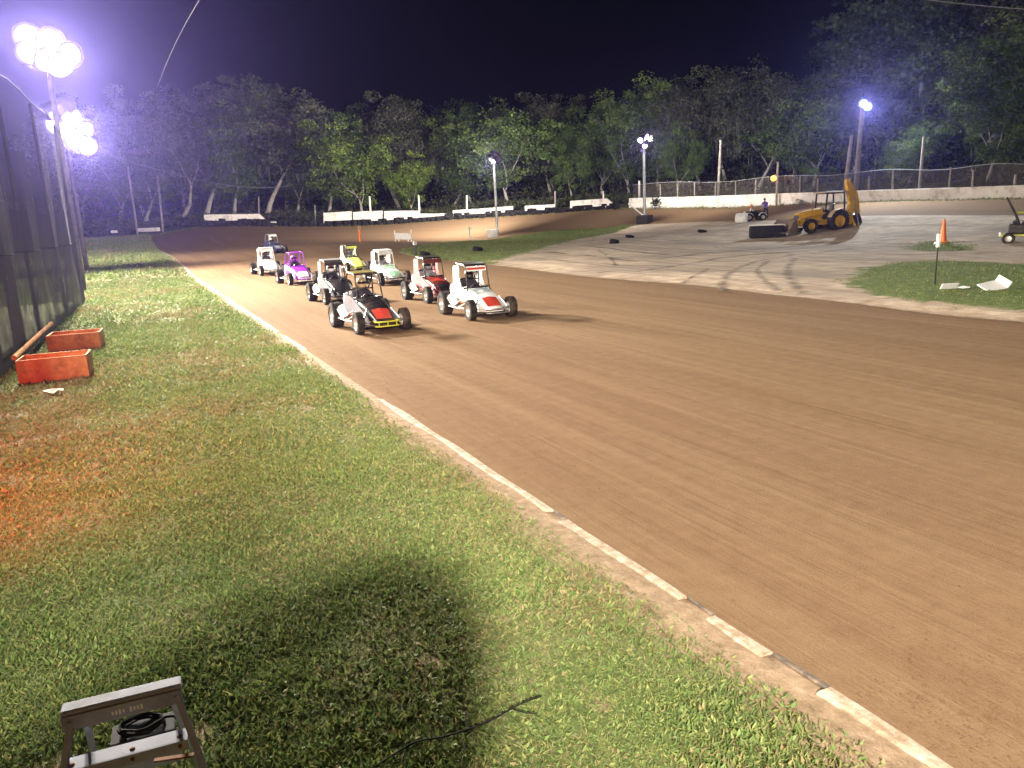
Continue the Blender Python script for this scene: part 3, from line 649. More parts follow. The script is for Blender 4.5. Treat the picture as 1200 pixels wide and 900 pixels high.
# tyres
tm = MB(); prof = [(.19,-.085),(.205,-.11),(.27,-.115),(.31,-.09),(.325,-.04),(.325,.04),(.31,.09),(.27,.115),(.205,.11),(.19,.085),(.185,0)]
tm.lathe(prof, None, 16, True); tyre_me = tm.mesh('tyre', True); M['old_tyre'] = plain('old_tyre_rubber', (.014,.013,.013), .9, dirt=(.05,.04,.03), dirt_amt=.4, scale=5); tyre_me.materials.append(M['old_tyre'])
TL = 'worn black tyre in the row along the foot of the white wall'
tl = [(216,263.5,107),(240,264,106.8),(300,264.3,105.8),(380,265,104),(460,261,102),(530,255.5,100.3),(600,251.5,98.5),(665,247.8,96.5),(722,243.8,94.5)]
px = 216.0
while px < 724:
    D = float(np.interp(px, [t[0] for t in tl], [t[2] for t in tl])); yb = float(np.interp(px, [t[0] for t in tl], [t[1] for t in tl]))
    p = at(px, yb+.8, D-.4); z0 = tz(p.x, p.y); n_ = (4 if random.random() < .6 else 3) if px < 312 else (3 if random.random() < .55 else 2)
    for j in range(n_):
        o = bpy.data.objects.new('tyre', tyre_me); COL.objects.link(o); s_ = random.uniform(1.0,1.35)
        up_ = False
        o.location = (p.x+random.uniform(-.1,.1), p.y+random.uniform(-.2,.2), p.z+(.2 if up_ else .06)+j*.24); o.scale = (s_,)*3
        o.rotation_euler = (R(90)+random.uniform(-.35,.35) if up_ else random.uniform(-.10,.10), 0, random.uniform(-.7,.5)-.45); tag(o, TL, 'tyre', 'tyres along the white wall')
    px += random.uniform(4.2,6.0)
def lone_tyre(px, py, label, flat=True):
    p = hit(px, py); o = bpy.data.objects.new('tyre', tyre_me); COL.objects.link(o); o.location = (p.x, p.y, p.z+.2); o.rotation_euler = (.15,.1,0); tag(o, label, 'tyre'); o.scale = (1.1,1.1,1.6 if flat else 1)
lone_tyre(560,296,'lone black tyre lying on the infield grass')
lone_tyre(720,287,'dark tyre lying on the sand below the second floodlight pole')
lone_tyre(738,280,'half-buried dark tyre in the rut on the sand', False)
lone_tyre(823,274,'small dark tyre on the sand left of the white barrel', False)
lone_tyre(498,301,'tiny dark tyre at the edge of the infield grass tip', False)
# thin posts behind the left walls and beyond
def post(px, yb, yt, D, r_, label, m='pole', px2=None, group=None):
    a = at(px, yb, D); a.z = min(a.z, tz(a.x, a.y))-.1; t = at(px2 if px2 else px, yt, D)
    return tag(MB().tube([a, (a*.5+t*.5)+Vector((.02,.02,0)), t], [r_, r_*.93, r_*.85], 8).build('post', M[m], None, True), label, 'post', group)
post(161,272,195,112,.13,'tall thin post left of the far grass corner, leftmost of two', px2=149.5)
post(191,272,206,113,.13,'tall thin post right of its taller twin at the far left', px2=184.5)
post(303,258,230,110,.09,'thin post standing behind the left stretch of white wall')
post(369,258,240,109,.07,'short thin post beside the scrub left of the thick wall blocks')
post(434,252,230,106.5,.14,'white post behind the middle thick wall block','concrete',433)
post(491.5,254,229,105.5,.13,'white post at the joint of two wall stretches under the trees','concrete',490.5)
post(547,252,229,104,.13,'white post behind the long sloping wall stretch','concrete')
post(650.5,247,224,101,.12,'short pale post behind the stained wall stretch')
post(707,240,224,99,.11,'pale post behind the wall stretch with a sloped end','concrete')
post(749,240,212,97,.14,'pale post left of the second floodlight pole behind the wall','concrete')
post(841,233,164,91,.14,'tall bare post rising behind the chain-link fence left of the leaning trunk',px2=844.5)
post(910,230,190,83,.11,'short bare post carrying the small orange lamp',px2=911.5)
post(1077,224,160,76,.13,'leaning bare post right of the right floodlight pole',px2=1083)
# far left low white boards by the posts
for (x0,x1,yt,yb,lb) in [(161,188,267,271.5,'low white board between the two thin posts at far left'),(130,138,270,273,'small pale board left of the two thin posts')]:
    a = at(x0, yb, 112); e = at(x1, yb, 112); t = at(x0, yt, 112).z-a.z; c = (a+e)/2; ang = math.atan2(e.y-a.y, e.x-a.x)
    tag(MB().box((c.x, c.y, c.z+t/2), ((e-a).length, .12, t), Matrix.Rotation(ang,3,'Z'), .02).build('white_board', M['concrete']), lb, 'board')
# broken chunk and weeds at the right wall
p = at(936,236,80); mb = MB(); mb.box((p.x,p.y,p.z), (1.1,.5,.35), Matrix.Rotation(.5,3,'Z')@Matrix.Rotation(.3,3,'X'), .05); mb.box((p.x+.8,p.y-.5,p.z-.15), (.8,.4,.25), Matrix.Rotation(1.2,3,'Z')@Matrix.Rotation(-.3,3,'Y'), .04)
tag(mb.build('wall_rubble', M['concrete']), 'broken chunk of white concrete leaning at the wall behind the backhoe', 'rubble')
p = at(768,240,92.6); k = 260; C = np.array(p)+rng.normal(0,.28,(k,3))+[0,0,.25]; A_ = unit(rng.normal(size=(k,3)))*.12; B_ = unit(np.cross(A_, rng.normal(size=(k,3))))*.06
tag(leafmesh('bush', C, A_, B_, np.array([.03,.035,.02])*rng.uniform(.5,1.4,k)[:,None], M['leaf']), 'small dark bush against the white wall beside the second floodlight pole', 'bush')

# ------------------------------------------------------------------ lights
def lamp(name, loc, target, power, color, size, parent=None, spread=170):
    L = bpy.data.lights.new(name, 'AREA'); L.shape = 'DISK'; L.size = size; L.energy = power; L.color = color; L.spread = R(spread)
    o = bpy.data.objects.new(name, L); COL.objects.link(o); d = Vector(target)-Vector(loc); o.location = loc; o.rotation_euler = d.to_track_quat('-Z','Y').to_euler(); return o
def flood_head(parent, wloc, target, size, glass, root):   # part (housing) with lit glass as sub-part; positions in root space
    loc = Vector(wloc)-root.location; d = (Vector(target)-Vector(wloc)).normalized(); Q = d.to_track_quat('Z','Y').to_matrix().to_4x4(); T = Matrix.Translation(loc)@Q
    h = MB(); r_ = size/2; h.lathe([(.001,-.32*size*1.4),(r_*.4,-.30*size*1.4),(r_*.75,-.16*size),(r_*1.02,.02),(r_*1.04,.05),(r_*.98,.05),(r_*.97,.0)], T, 20); hd = h.build('flood_head', M['dark_pole'], parent, True)
    gp = [(r_*.95,.012),(r_*.95,.020)]+[(max(r_*.95*q, .001), .020+.10*size*(1-q*q)) for q in (.9,.8,.7,.6,.5,.4,.3,.2,.1,0)]
    gl = MB().lathe(gp, T, 24).build('glass', glass, hd, True); setattr_pt(gl, 'glow', [v for _ in range(24) for v in [0,0]+[.1,.2,.3,.4,.5,.6,.7,.8,.9,1.0]]); return hd, loc+root.location+d*(.06+.11*size)
def flood_pole(base, top, r_, label, heads, glass, m='pole', power=1000, color=(1,1,1), lsize=.6, group=None, spread=170):
    b_ = Vector(base); t = Vector(top); root = empty('floodlight_pole', b_, 0, label, 'floodlight', group); q = t-b_
    MB().tube([Vector((0,0,-.3)), q*.5, q], [r_, r_*.9, r_*.75], 10).build('pole', M[m], root, True)
    side = Vector((1,0,0)); cb = MB(); offs = [h[0] for h in heads]
    for off, tgt, sz in heads: 
        o_ = Vector(off); cb.tube([q+Vector((0,0,o_.z*.8)), q+o_*.9], .035, 6)
    cb.build('bracket', M['galv'], root)
    for i, (off, tgt, sz) in enumerate(heads):
        hd, p = flood_head(root, t+Vector(off), tgt, sz*(1.35 if m == 'galv' else 1), glass, root)
        l = lamp('lamp', p, tgt, power*sz**2/sum(h[2]**2 for h in heads), color, lsize if lsize != .6 else sz*.30, None, spread); w = l.matrix_basis.copy(); l.parent = root; l.location = p-root.location
    return root
# the row along the near fence (tops of two in view)
W1 = (1.0,.90,.74)
def row_lamp(px, py, D, label, heads, power, basexy=None):
    t = at(px, py, D); bz = tz(t.x, t.y); return flood_pole((t.x-.25, t.y, bz), (t.x-.25, t.y, t.z), .14, label, heads, M['glass_lit'], 'dark_pole', power, W1, group='floodlights along the near fence')
row_lamp(61, 60, 40, 'blazing floodlight cluster at the top left, the upper of two', [((.25,-.2,.35),(7,14,0),1.2),((-.55,-.1,.48),(3,2,1),1.2),((.0,-.25,-.40),(8,26,0),1.2),((.85,-.1,-.15),(11,22,0),1.2),((-.6,-.15,-.12),(4,6,0),1.05),((.45,-.3,-.55),(6,18,0),1.05)], 46000)
row_lamp(80, 140, 52, 'blazing floodlight cluster at the far end of the fence, the lower of two', [((.1,-.2,.75),(9,78,0),1.35),((-.55,-.1,.35),(1,80,0),1.35),((.45,-.2,.0),(9,36,0),1.35),((.95,-.15,-.65),(10,40,0),1.35),((.1,-.2,-.6),(7,33,0),1.35),((.5,-.3,-1.2),(6,28,0),1.35),((-.35,-.2,-.3),(3,12,0),1.35),((1.0,-.25,-1.45),(5,20,0),1.2)], 62000)
row_lamp(-40, -40, 22, 'floodlight just above the top left corner in the near fence row', [((.3,-.2,.1),(3,-1,0),.8)], 3600)
t = Vector((-6.0,-12.5,9.3)); flood_pole((t.x, t.y, 0), t, .14, 'floodlight pole standing behind the catch fence, behind the viewpoint', [((.3,.2,.0),(9,9,0),.8)], M['glass_lit'], 'pole', 17500, W1, .75, group='floodlights along the near fence')
# infield and far poles
b_ = stand(583,277,87); t = at(578.5,186,87); v = Vector((b_.x, b_.y, 0)).normalized(); 
flood_pole(b_, t, .16, 'slim floodlight pole on the infield grass tip beside a white box', [((-.45,.1,.15),(20,92,1),.55),((.1,.1,.35),(40,105,9),.8),((.5,.0,.05),(24,108,10),.85),((-.1,-.1,-.3),(22,70,0),.5)], M['glass_lit'], 'galv', 19000, (1,.94,.84))
b_ = stand(755.5,262,85); t = at(754.5,167,85)
fp2 = flood_pole(b_, t, .18, 'floodlight pole in a black block at the edge of the infield', [((-.4,.0,.2),(30,60,0),.6),((.2,-.1,.3),(64,44,2),1.0),((.75,.1,.35),(76,66,10),.95),((.0,-.15,-.35),(40,42,0),.5),((.1,.2,.1),(54,96,11),1.0)], M['glass_lit'], 'galv', 12000, (1,.94,.84))
MB().box((0,0,.4), (1.5,1.3,.95), Matrix.Rotation(.5,3,'Z'), .08).build('ballast_block', M['dark_grey'], fp2)
p = at(736.5,238.5,86.5); MB().tube([Vector((-.3,-.3,.75)), p-b_], .07, 8).build('brace', M['plastic_white'], fp2)
b_ = stand(1003,213,80); t = at(1011,125,80)
flood_pole(b_, t, .26, 'stout wooden pole with a blue-white floodlight behind the right wall', [((-.35,-.3,.25),(46.5,31,0),.85),((.2,-.35,-.05),(43,27,0),.85),((1.15,.0,-.05),(76,52,9),.5),((-.2,.4,.2),(62,72,10),.6)], M['bulb_cool'], 'pole', 7000, (.86,.95,1), spread=110)
a = stand(989,217,79); t = at(998.5,158,79); tag(MB().tube([a-Vector((0,0,.3)), t], [.2,.15], 10).build('utility_pole', M['pole'], None, True), 'leaning pale utility pole just left of the right floodlight pole', 'pole')
# small orange lamp
p = at(906.5,209,82.5); root = empty('orange_lamp', p, 0, 'small round orange lamp hanging on a short post behind the fence', 'lamp')
MB().ball((0,0,0), .27, 14, 10).build('bulb', M['bulb_orange'], root, True); MB().tube([Vector((0,0,.2)), Vector((.2,0,.35)), at(911,207,83)-p], .03, 6).build('bracket', M['galv'], root)
L = bpy.data.lights.new('orange_glow', 'POINT'); L.energy = 260; L.color = (1,.42,.1); L.shadow_soft_size = .3; o = bpy.data.objects.new('orange_glow', L); COL.objects.link(o); o.parent = root
# amber work lamp clipped to the near fence (outside the frame; it reddens the corner by the boxes)
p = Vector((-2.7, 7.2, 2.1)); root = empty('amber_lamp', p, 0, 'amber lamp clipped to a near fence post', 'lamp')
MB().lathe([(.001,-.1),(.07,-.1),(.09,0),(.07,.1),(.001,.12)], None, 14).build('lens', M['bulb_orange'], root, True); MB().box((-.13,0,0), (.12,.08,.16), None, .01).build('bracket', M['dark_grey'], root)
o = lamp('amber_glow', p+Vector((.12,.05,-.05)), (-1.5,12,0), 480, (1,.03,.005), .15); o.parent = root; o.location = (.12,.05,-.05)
# overhead wires
def wire(a, e, sag, label, r_=.018, m='wire'):
    pts = [a.lerp(e, i/16)-Vector((0,0,sag*4*(i/16)*(1-i/16))) for i in range(17)]; tag(MB().tube(pts, r_, 5).build('wire', M[m]), label, 'wire')
wire(at(98,171,52), at(340,217,108), 1.1, 'overhead wire from the lower floodlight cluster towards the far trees', .026)
wire(at(240,-10,34), at(170,150,60), -.6, 'thin curved wire hanging from the top edge above the left trees', .007, 'cable')
wire(at(1060,-4,60), at(1240,13,58), .1, 'thin wire crossing the top right corner over the tall trees', .022)
wire(at(1022,126,80), at(1160,140,82), .3, 'faint wire running right from the blue-white floodlight', .02)

# ------------------------------------------------------------------ near fence
m, nt, b = newmat('fence_screen'); uv = N(nt, 'ShaderNodeUVMap').outputs[0]
lk = links(nt, uv, 14, .14); nz = noise(nt, uv, 1.2, 5, .6)
nt.links.new(ramp(nt, nz, [(.35, (.005,.004,.006)), (.65, (.014,.011,.015))]), b.inputs['Base Color']); b.inputs['Roughness'].default_value = .8
mxn = N(nt, 'ShaderNodeMath', operation='MAXIMUM'); nt.links.new(lk, mxn.inputs[0]); nt.links.new(ramp(nt, nz, [(.3, (.80,)*3), (.6, (.97,)*3)]), mxn.inputs[1]); nt.links.new(mxn.outputs[0], b.inputs['Alpha']); M['screen'] = m
m, nt, b = newmat('dark_netting'); uv = N(nt, 'ShaderNodeUVMap').outputs[0]; b.inputs['Base Color'].default_value = (.008,.007,.011,1); b.inputs['Roughness'].default_value = .8
q = N(nt, 'ShaderNodeMath', operation='MAXIMUM'); sv = N(nt, 'ShaderNodeSeparateXYZ'); nt.links.new(uv, sv.inputs[0]); mr = N(nt, 'ShaderNodeMapRange'); nt.links.new(sv.outputs[1], mr.inputs[0]); mr.inputs[1].default_value = .5; mr.inputs[2].default_value = 4.1; mr.inputs[3].default_value = .92; mr.inputs[4].default_value = .26
l2 = N(nt, 'ShaderNodeMath', operation='MULTIPLY'); nt.links.new(links(nt, uv, 11, .2), l2.inputs[0]); l2.inputs[1].default_value = .55; nt.links.new(l2.outputs[0], q.inputs[0]); nt.links.new(mr.outputs[0], q.inputs[1]); nt.links.new(q.outputs[0], b.inputs['Alpha']); M['net'] = m
nf = empty('catch_fence', (0,0,0), 0, 'tall dark screened catch fence along the left side of the lawn', 'fence')
ys = np.arange(-14, 33.6, .75); bot = [Vector((float(fence_x(y)), y, vz(float(fence_x(y)), y)-.05)) for y in ys]; top = [p+Vector((-.04*math.sin(p.y*.4),0,6.35+.04*math.sin(p.y*1.1))) for p in bot]
midl = [a.lerp(e, .35)+Vector((.10*math.sin(a.y*1.7),0,0)) for a, e in zip(bot, top)]
ribbon('screen', bot, midl, M['screen'], nf); ribbon('netting', midl, top, M['net'], nf)
MB().tube(top, .02, 6).build('top_cable', M['cable'], nf); MB().tube(midl, .016, 6).build('mid_cable', M['cable'], nf)
for y in (-12,-6,0,6,12,17.5,22.5,28,33.3):
    x = float(fence_x(y))-.07; MB().tube([Vector((x,y,-.2)), Vector((x-.05,y,6.45))], .05, 10).build('post', M['cable'], nf, True)
x = float(fence_x(30)); MB().tube([Vector((x-.05,33.2,4.2)), Vector((x-.25,30.0,.1))], .03, 6).build('brace', M['galv'], nf)

# wooden boxes, paper, pale stones by the fence
def open_crate(px, py, w, dpt, h, rz, label):
    p = hit(px, py); p.z = vz(p.x, p.y); root = empty('wooden_box', p, rz, label, 'box', 'open wooden boxes by the near fence'); t = .025
    MB().box((0,-dpt/2+t/2,h/2-.02), (w,t,h), None, .004).build('front_board', M['wood'], root); MB().box((0,dpt/2-t/2,h/2-.02), (w,t,h), None, .004).build('back_board', M['wood'], root)
    for s_ in (-1,1): MB().box((s_*(w/2-t/2),0,h/2-.022), (t,dpt-2*t-.004,h-.004), None, .004).build('side_board', M['wood'], root)
    MB().box((0,0,.01), (w-2*t-.006,dpt-2*t-.006,.02)).build('bottom', M['wood'], root); return root
open_crate(69,448,1.12,.7,.44,-.08,'nearer of two weathered open wooden boxes on the lawn beside the fence')
b2 = open_crate(92,413,1.05,.75,.40,-.10,'farther of two weathered open wooden boxes at the foot of the fence')
p = hit(20,440); q = hit(68,394); tag(MB().tube([Vector((p.x,p.y,.34)), Vector((q.x-.1,q.y,.36))], .05, 8).build('wooden_rail', M['wood']), 'dark wooden rail running back beside the boxes along the fence', 'rail')
p = hit(65,469); k = MB(); pts = []
for i in range(5):
    for j in range(4): pts.append(Vector((p.x-.14+.07*i, p.y-.1+.07*j, vz(p.x,p.y)+.035+random.uniform(0,.07))))
k.add(pts, [(i*4+j, i*4+j+1, i*4+j+5, i*4+j+4) for i in range(4) for j in range(3)]); tag(k.build('paper_scrap', M['paper']), 'crumpled pale paper scrap on the grass in front of the boxes', 'litter')

# ------------------------------------------------------------------ stepladder, cable, twig
def P_at_z(px, py, z):
    d = ray(px, py); t = (z-CAMH)/d[2]; return Vector((0,0,CAMH))+Vector(d)*t
zc = .80
A0 = P_at_z(74,838,zc); A1 = P_at_z(210,805,zc); ld = empty('stepladder', (0,0,0), 0, 'grey aluminium stepladder with rivets standing in the bottom left corner', 'ladder')
lx = (A1-A0).normalized(); lx.z = 0; lx.normalize(); ly = Vector((-lx.y, lx.x, 0)); Wd = (A1-A0).length; cen = (A0+A1)/2; cen.z = 0
def LP(u, v, z): return Vector((cen.x, cen.y, 0))+lx*u+ly*v+Vector((0,0,z))
LR = Matrix((lx, ly, Vector((0,0,1)))).transposed()
cap = MB(); cap.box(LP(0,.03,zc), (Wd+.02,.075,.03), LR, .008); cap.box(LP(0,-.012,zc-.035), (Wd+.02,.012,.065), LR, .003); cap.build('top_cap', M['alu'], ld)
def rail(u0, v0, z0, u1, v1, z1, w=.055, t=.024):
    a = LP(u0,v0,z0); e = LP(u1,v1,z1); d = (e-a).normalized(); nx_ = d.cross(lx).normalized(); xx = nx_.cross(d).normalized(); Mx = Matrix((xx, nx_, d)).transposed(); mb = MB()
    L = (e-a).length; c = (a+e)/2; mb.box(c, (.004,w,L), Mx); mb.box(c+Mx@Vector((.011,w/2-.002,0)), (.018,.003,L), Mx); mb.box(c+Mx@Vector((.011,-w/2+.002,0)), (.018,.003,L), Mx); return mb
hw = Wd/2-.02
for s_ in (-1,1):
    rail(s_*hw, -.03, zc-.02, s_*(hw+.19), -.36, .03).build('front_rail', M['alu'], ld); rail(s_*(hw-.035), .05, zc-.02, s_*(hw+.02), .44, .03, .035).build('rear_rail', M['alu'], ld)
for f_ in (.20,.52,.80):
    z = zc-.02-(zc-.05)*f_; v = -.03-.33*f_; w = 2*(hw+.19*f_)-.012; mb = MB(); mb.box(LP(0,v+.01,z), (w,.08,.006), LR); mb.box(LP(0,v-.033,z-.020), (w,.005,.045), LR)
    st = mb.build('step', M['alu'], ld); rv = MB()
    for u in (-w/2+.03, 0.02, w/2-.03): rv.ball(LP(u,v-.037,z-.018), .009, 8, 6); rv.ball(LP(u,v,z+.004), (.011,.011,.005), 8, 6)
    rv.build('rivet', M['rust'], st)
MB().box(LP(.03,.23,zc-.30), (2*hw-.13,.15,.02), LR, .006).build('shelf', M['dark_grey'], ld)
rb_ = MB(); rb_.box(LP(-.02,.35,zc-.50), (2*hw-.03,.09,.022), LR, .004); rb_.box(LP(-.02,.302,zc-.52), (2*hw-.03,.012,.06), LR, .003); rb_.build('rear_bar', M['alu'], ld)
br = MB(); br.box(LP(hw-.03,-.10,zc-.255), (.17,.022,.008), Matrix((lx*.9+ly*-.2, ly*.9+lx*.2, Vector((0,0,1)))).transposed()); br.build('spreader_brace', M['rust'], ld)
lt = MB()
for i in range(9):
    if i == 4: continue
    lt.box(LP(-.04+.0135*i,-.0195,zc-.034), (.008,.002,.015+.004*((i*7)%3)), LR)
lt.build('worn_lettering', M['plastic_white'], ld)
coil = []
for i in range(70):
    a = i*.36; r_ = .088+.012*math.sin(i*.31); coil.append(LP(.03+r_*math.cos(a), .22+r_*.72*math.sin(a), zc-.285+.0006*i+.004*math.sin(i*1.7)))
coil += [LP(.15,.2,zc-.25), LP(.19,.2,zc-.27), LP(.22,.21,zc-.4)]
tag(MB().tube(coil, .006, 6).build('cable_coil', M['cable']), 'loose coil of black cable lying on the shelf of the stepladder', 'cable')
def ground_path(pts, lift=.02): 
    out = []
    for px_, py_ in pts:
        p = P_at_z(px_, py_, .08); out.append(Vector((p.x, p.y, vz(p.x, p.y)+lift)))
    return out
cab = smooth_line([tuple(p) for p in ground_path([(440,905),(470,884),(488,873),(520,868),(548,858),(575,848),(600,832),(620,822),(634,817)], .035)], 2)
tag(MB().tube(cab, .0045, 6).build('fallen_branch', M['cable']), 'dark thin branch lying on the worn grass at the bottom', 'branch')
o = bpy.data.objects['fallen_branch']
for pts in ([(488,873),(478,880),(470,900)],[(548,858),(546,845),(545,836)],[(540,862),(545,880),(538,900)],[(600,832),(615,836),(630,838)]):
    MB().tube([tuple(p) for p in ground_path(pts, .03)], [.0035,.003,.002], 5).build('twig', M['cable'], o)
# unseen stand added behind the viewpoint, its panel shaped to throw the lawn shadow
vs = empty('shadow_stand', (0,0,0), 0, 'unseen wooden stand added behind the viewpoint to shade the lawn', 'stand')
MB().box((-1.08,-1.15,1.05), (3.96,1.3,.06), None, .01).build('deck', M['wood'], vs)
for x_ in (-2.95,-.92,.82):
    for y_ in (-1.72,-.58): MB().box((x_,y_,1.3 if y_ < -1 and x_ < 0 else .5), (.09,.09,2.7 if y_ < -1 and x_ < 0 else 1.02), None, .006).build('leg', M['wood'], vs)
MB().prism([(-3.0,1.1),(-.84,1.1),(-.84,3.3),(-.94,3.6),(-1.2,3.8),(-1.6,3.86),(-2.0,3.76),(-2.5,3.52),(-3.0,3.3)], .03, Matrix.Translation((0,-1.665,0))@XZ).build('shadow_panel', M['wood'], vs)

# ------------------------------------------------------------------ infield bits
def cone(p, h, label, m='orange', band=True, tilt=0):
    root = empty('traffic_cone', p, 0, label, 'cone'); root.rotation_euler = (tilt,0,.4)
    MB().lathe([(h*.17,.03),(h*.06,h*.93),(h*.045,h),(.001,h)], None, 18).build('body', M[m], root, True); MB().box((0,0,.018), (h*.46,h*.46,.034), None, .01).build('base', M['orange' if m == 'orange' else 'black'], root)
    if band: MB().lathe([(h*.112,h*.50),(h*.088,h*.72),(h*.082,h*.72),(h*.106,h*.50)], None, 18, True).build('band', M['reflect'], root, True)
p = hit(1104,288); k = MB(); k.ball((0,0,.06), (.55,.4,.16), 12, 6); o = k.build('dirt_mound', M['tan'], None, True); o.location = p; tag(o, 'small dark mound of dirt under the big orange cone', 'mound')
p2 = p.copy(); p2.z += .2; cone(p2, 1.15, 'big orange traffic cone on a dirt mound behind the slim marker post', band=False)
cone(stand(763,264,85.5), .95, 'orange and white cone beside the black block of the floodlight pole')
cone(stand(880,257,71.5), 1.3, 'pale orange cone top showing behind the parked quad bike')
def marker(px, py, h, label, mt='black', cap='reflect', D=None, r_=.03):
    p = stand(px, py, D) if D else hit(px, py); root = empty('marker_post', p, 0, label, 'marker post'); MB().tube([Vector((0,0,-.1)), Vector((.01,0,h))], r_, 8).build('stake', M[mt], root)
    MB().box((.01,0,h*.87), (r_*2+.05,r_*2+.03,h*.24), None, .01).build('reflector', M[cap], root)
marker(1095,338,1.62,'slim dark marker post with white tip standing on the infield grass',r_=.022)
marker(422,284,1.45,'orange marker post between the lime and the mint race cars and the far track','orange','tan',76,.10)
marker(487,300,.95,'black and white marker post on the infield grass tip','black','plastic_white',None,.085)
marker(550.5,279,1.5,'thin white and orange marker at the far edge of the grass tip','plastic_white','plastic_white',80,.075)
# low white barricade on the far track side
p = stand(473,283,78); v_ = math.atan2(p.y, p.x)-R(90); root = empty('barricade', p, v_, 'low white barricade panel between two slim orange posts', 'barricade')
MB().box((0,0,.5), (1.45,.12,.62), Matrix.Rotation(.06,3,'Y'), .05).build('panel', M['plastic_white'], root)
for s_ in (-1,1): MB().tube([Vector((s_*.78,0,-.1)), Vector((s_*.8,0,1.1))], .055, 8).build('post', M['plastic_white'], root)
for s_ in (-.45,.45): MB().box((s_,0,.1), (.12,.4,.24), None, .02).build('foot', M['plastic_white'], root)
p = stand(577,277,86); mb = MB(); mb.box((0,0,.4), (1.0,.8,.85), Matrix.Rotation(.4,3,'Z'), .12); o = mb.build('white_box', M['plastic_white'], None, True); o.location = p; tag(o, 'rounded white box at the foot of the slim floodlight pole', 'box')
MB().box((0,0,.84), (1.06,.86,.06), Matrix.Rotation(.4,3,'Z'), .02).build('lid', M['plastic_white'], o)
def bent_panel(px, py, poly, fold, label, rz, s_):
    p = hit(px, py); root = empty('bent_panel', p, rz, label, 'panel', 'white plastic panels on the infield grass'); L, w, h = s_
    Tl = Matrix.Rotation(R(24),3,'X')@Matrix.Rotation(R(-7),3,'Y')
    MB().box((0,0,.20), (L,w,.03), Tl, .008).build('flat_board', M['plastic_white'], root)
    MB().box(Vector((0,0,.20))+Tl@Vector((L/2+.03,0,h*.40)), (.035,w,h), Tl@Matrix.Rotation(R(22),3,'Y'), .01).build('upturned_edge', M['plastic_white'], root)
bent_panel(1162,344, None, .05, 'larger bent white panel with an upturned end on the grass near the right edge', -.12, (.66,.44,.2))
p = hit(1111,344); root = empty('bent_panel', p, -.35, 'smaller bent white panel tilted beside the slim marker post', 'panel', 'white plastic panels on the infield grass')
MB().box((0,0,.16), (.5,.03,.30), Matrix.Rotation(R(35),3,'X'), .008).build('upright_board', M['plastic_white'], root); MB().box((.42,.1,.11), (.42,.28,.025), Matrix.Rotation(R(-10),3,'Y'), .006).build('flat_board', M['plastic_white'], root)

# ------------------------------------------------------------------ race cars
def wheel_meshes(r_, w):
    t = MB(); h = w/2
    t.lathe([(r_*.56,-h*.9),(r_*.72,-h),(r_*.93,-h*.95),(r_*.99,-h*.75),(r_,-h*.4),(r_,h*.4),(r_*.99,h*.75),(r_*.93,h*.95),(r_*.72,h),(r_*.56,h*.9),(r_*.54,0)], Matrix.Rotation(R(90),4,'X'), 28, True)
    for k in range(28):                              # tread blocks
        a = 2*PI*k/28
        for s_ in (-.5,0,.5): t.box((r_*1.0*math.cos(a+s_*.1), s_*w*.62, r_*1.0*math.sin(a+s_*.1)), (.022,w*.22,r_*.13), Matrix.Rotation(-a-s_*.1,3,'Y'))
    d = MB(); d.lathe([(.001,h*.35),(r_*.2,h*.35),(r_*.24,h*.15),(r_*.44,h*.1),(r_*.5,h*.7),(r_*.57,h*.92),(r_*.57,-h*.92),(r_*.5,-h*.7),(r_*.44,-h*.02),(r_*.2,h*.0),(.001,h*.0)], Matrix.Rotation(R(90),4,'X'), 24)
    tm_ = t.mesh('tyre', True); tm_.materials.append(M['tyre']); dm = d.mesh('wheel', True); dm.materials.append(M['rim']); return dm, tm_
WR = wheel_meshes(.315,.29); WF = wheel_meshes(.265,.185)
def add_wheel(root, wm, loc, side):
    w = link('wheel', wm[0], None, root); w.location = loc; w.rotation_euler = (0, random.uniform(0,PI), 0 if side < 0 else PI); t = link('tyre', wm[1], None, w)
def sect(x, hw_, zt, zb, crown=.03, r_=.06):
    return [Vector((x,-hw_,zb)), Vector((x,hw_,zb)), Vector((x,hw_,zt-r_)), Vector((x,hw_-r_*.4,zt-r_*.35)), Vector((x,hw_-r_*1.1,zt)), Vector((x,0,zt+crown)), Vector((x,-hw_+r_*1.1,zt)), Vector((x,-hw_+r_*.4,zt-r_*.35)), Vector((x,-hw_,zt-r_))]
